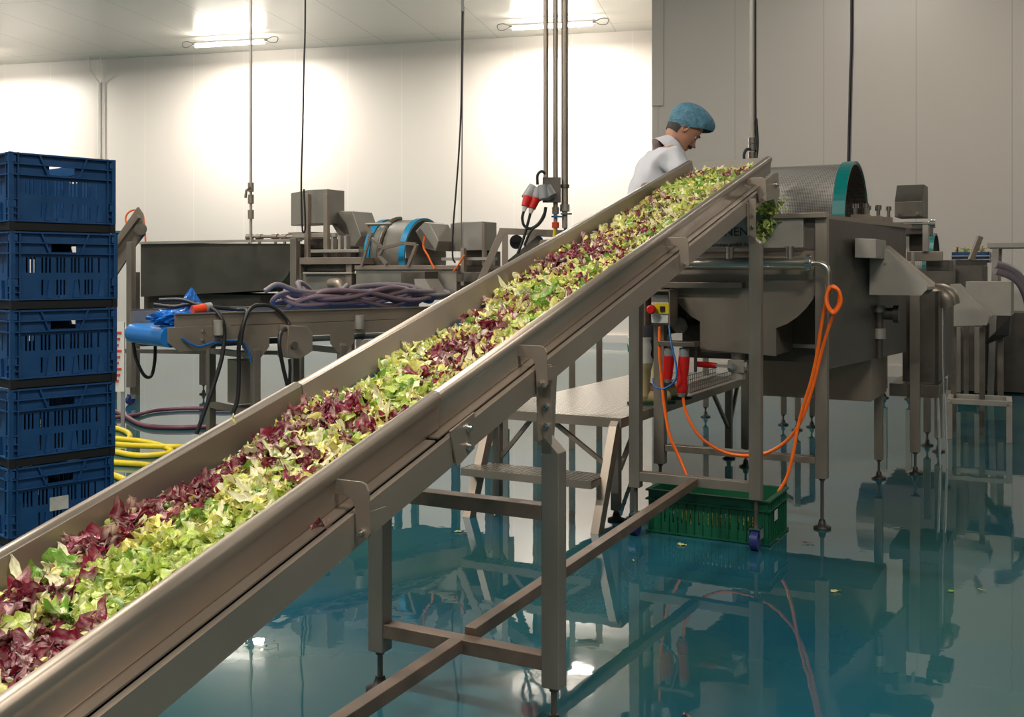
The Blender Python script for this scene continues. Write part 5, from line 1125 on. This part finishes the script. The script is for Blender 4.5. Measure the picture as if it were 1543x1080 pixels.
cable('black_cable', ca((823, 312), (820, 326), (812, 338), (800, 348), (790, 370)), .009, rubber, 'black cable below the hanging grey sockets')
cable('black_cable', ca((822, 262), (816, 258), (810, 264), (810, 278)), .010, rubber, 'black cable loop above the hanging grey sockets')
o, b = drop(378, 366, 9.4, .013, steel_pale, 'drop_pipe', 'thin steel drop pipe with lever valve above the half-round trough', 'pipe')
for y_ in (282, 300, 323): c = at(378, y_, 9.4); MB().cyl(c + Vector((0, 0, -.04)), c + Vector((0, 0, .04)), .028, 8).build('valve', steel, o)
MB().tube([at(377, 283, 9.35), at(371, 287, 9.3), at(370, 298, 9.3)], .012, 8).build('valve_lever', steel_dark, o)
cable('hanging_cable', [Vector((at(460, 0, 8.9).x, 8.9, CEIL)), at(460, 0, 8.9), at(458, 100, 8.9), at(456, 200, 8.9), at(454, 270, 8.9), at(455, 335, 8.9), at(457, 350, 8.9), at(460, 340, 8.9), at(458, 285, 8.9)], .008, rubber, 'black cable hanging from the ceiling to the left square hood')
q = at(697, 10, 8.2)
cp = thing('ceiling_cable_drop', 'black cable pair hanging from a ceiling clamp, right of the distant drum', 'cable', (q.x, q.y, q.z)); MB().box(q + Vector((-.012, -.012, -.04)), Vector((q.x + .012, q.y + .012, CEIL))).build('rod', grey_pl, cp)
MB().tube([q, at(696, 40, 8.2), at(695, 150, 8.2), at(692, 220, 8.2), at(687, 290, 8.2), at(683, 340, 8.2), at(682, 385, 8.2), at(686, 396, 8.2)], .007, 8, sm=6).build('cable', rubber, cp); MB().tube([q + Vector((.01, 0, 0)), at(697, 120, 8.2), at(696, 240, 8.2), at(695, 370, 8.2)], .005, 8, sm=6).build('cable', greyhose, cp)
o, b = drop(1133.5, 243, 6.3, .016, steel_pale, 'drop_pipe', 'steel pipe from the ceiling ending in fittings at the head of the salad conveyor', 'pipe')
MB().tube([Vector((at(1138, 0, 6.3).x, 6.3, CEIL)), at(1137, 100, 6.3), at(1139, 180, 6.3), at(1141, 215, 6.3), at(1139, 238, 6.3)], .011, 8, sm=6).build('cable', rubber, o)
for y_ in (212, 222, 234): c = at(1133.5, y_, 6.3); MB().cyl(c + Vector((0, 0, -.018)), c + Vector((0, 0, .018)), .026, 10).build('fitting', chrome, o)
MB().tube([at(1131, 224, 6.28), at(1124, 226, 6.28), at(1121, 234, 6.28), at(1122, 242, 6.28)], .009, 8, sm=5).build('side_tube', rubber, o)
q = at(1282, 0, 7.0); cable('hanging_cable', [Vector((q.x, 7, CEIL)), at(1283, 0, 7), at(1281, 120, 7), at(1278, 248, 7), at(1277, 262, 7.0)], .009, rubber, 'black cable hanging from the ceiling to the teal-ringed drum')
cable('hanging_cable', [Vector((q.x + .02, 7, CEIL)), at(1286, 0, 7), at(1284, 120, 7), at(1281, 248, 7), at(1280, 262, 7)], .005, greyhose, 'thin grey cable hanging beside the black one above the teal-ringed drum')
# conduits on the back wall
for px_, yy0 in ((149, 92), (155, 98)):
    a = WF.I @ at(px_, 300, 21); u = a.x; cpipe = WF.y(px_, 200, VB - .04); z1 = WF.y(px_, 95, VB - .04).z; off = .12 * (1 if px_ > 150 else -1)
    pts = [WF.w((cpipe.x + off * .7, VB - .25, CEIL)), WF.w((cpipe.x + off * .7, VB - .22, CEIL - .25)), WF.w((cpipe.x, VB - .03, CEIL - .5)), WF.w((cpipe.x, VB - .03, .2))]
    cable('wall_conduit', pts, .018, white_pl, 'white conduit running down the back wall, ' + ('left' if px_ < 150 else 'right') + ' one of the pair above the blue crates', 'conduit', 0)
# scraps on the wet floor
for i, (px_, py_, rd, lb) in enumerate(((955, 844, 0, 'pale thin scrap on the wet floor, left of the caster'), (1218, 817, 1, 'dark leaf scrap on the wet floor right of the green crate'), (1258, 890, 0, 'small yellow scrap on the wet floor below the round black foot'), (1480, 888, 0, 'small yellow scrap on the wet floor at the right'), (700, 804, 1, 'small red scrap on the wet floor below the upper cross bar'),
        (1035, 1078, 1, 'red radicchio scrap at the bottom edge of the floor'), (690, 800, 0, 'thin yellow scrap on the floor behind the cross bar'), (1432, 890, 0, 'tiny yellow scrap on the floor near the middle right'), (1027, 820, 0, 'tiny pale scrap on the floor below the green crate'), (1170, 812, 0, 'yellow scrap beside the corner of the green crate'))):
    q = W0.z(px_, py_, .006); leaf_obj(bool(rd), Matrix.Translation(q) @ Matrix.Rotation(i * 1.3, 4, 'Z') @ Matrix.Scale(.45 + .1 * (i % 3), 4) @ Matrix.Diagonal((1, 1, .3, 1)), lb, None, i)
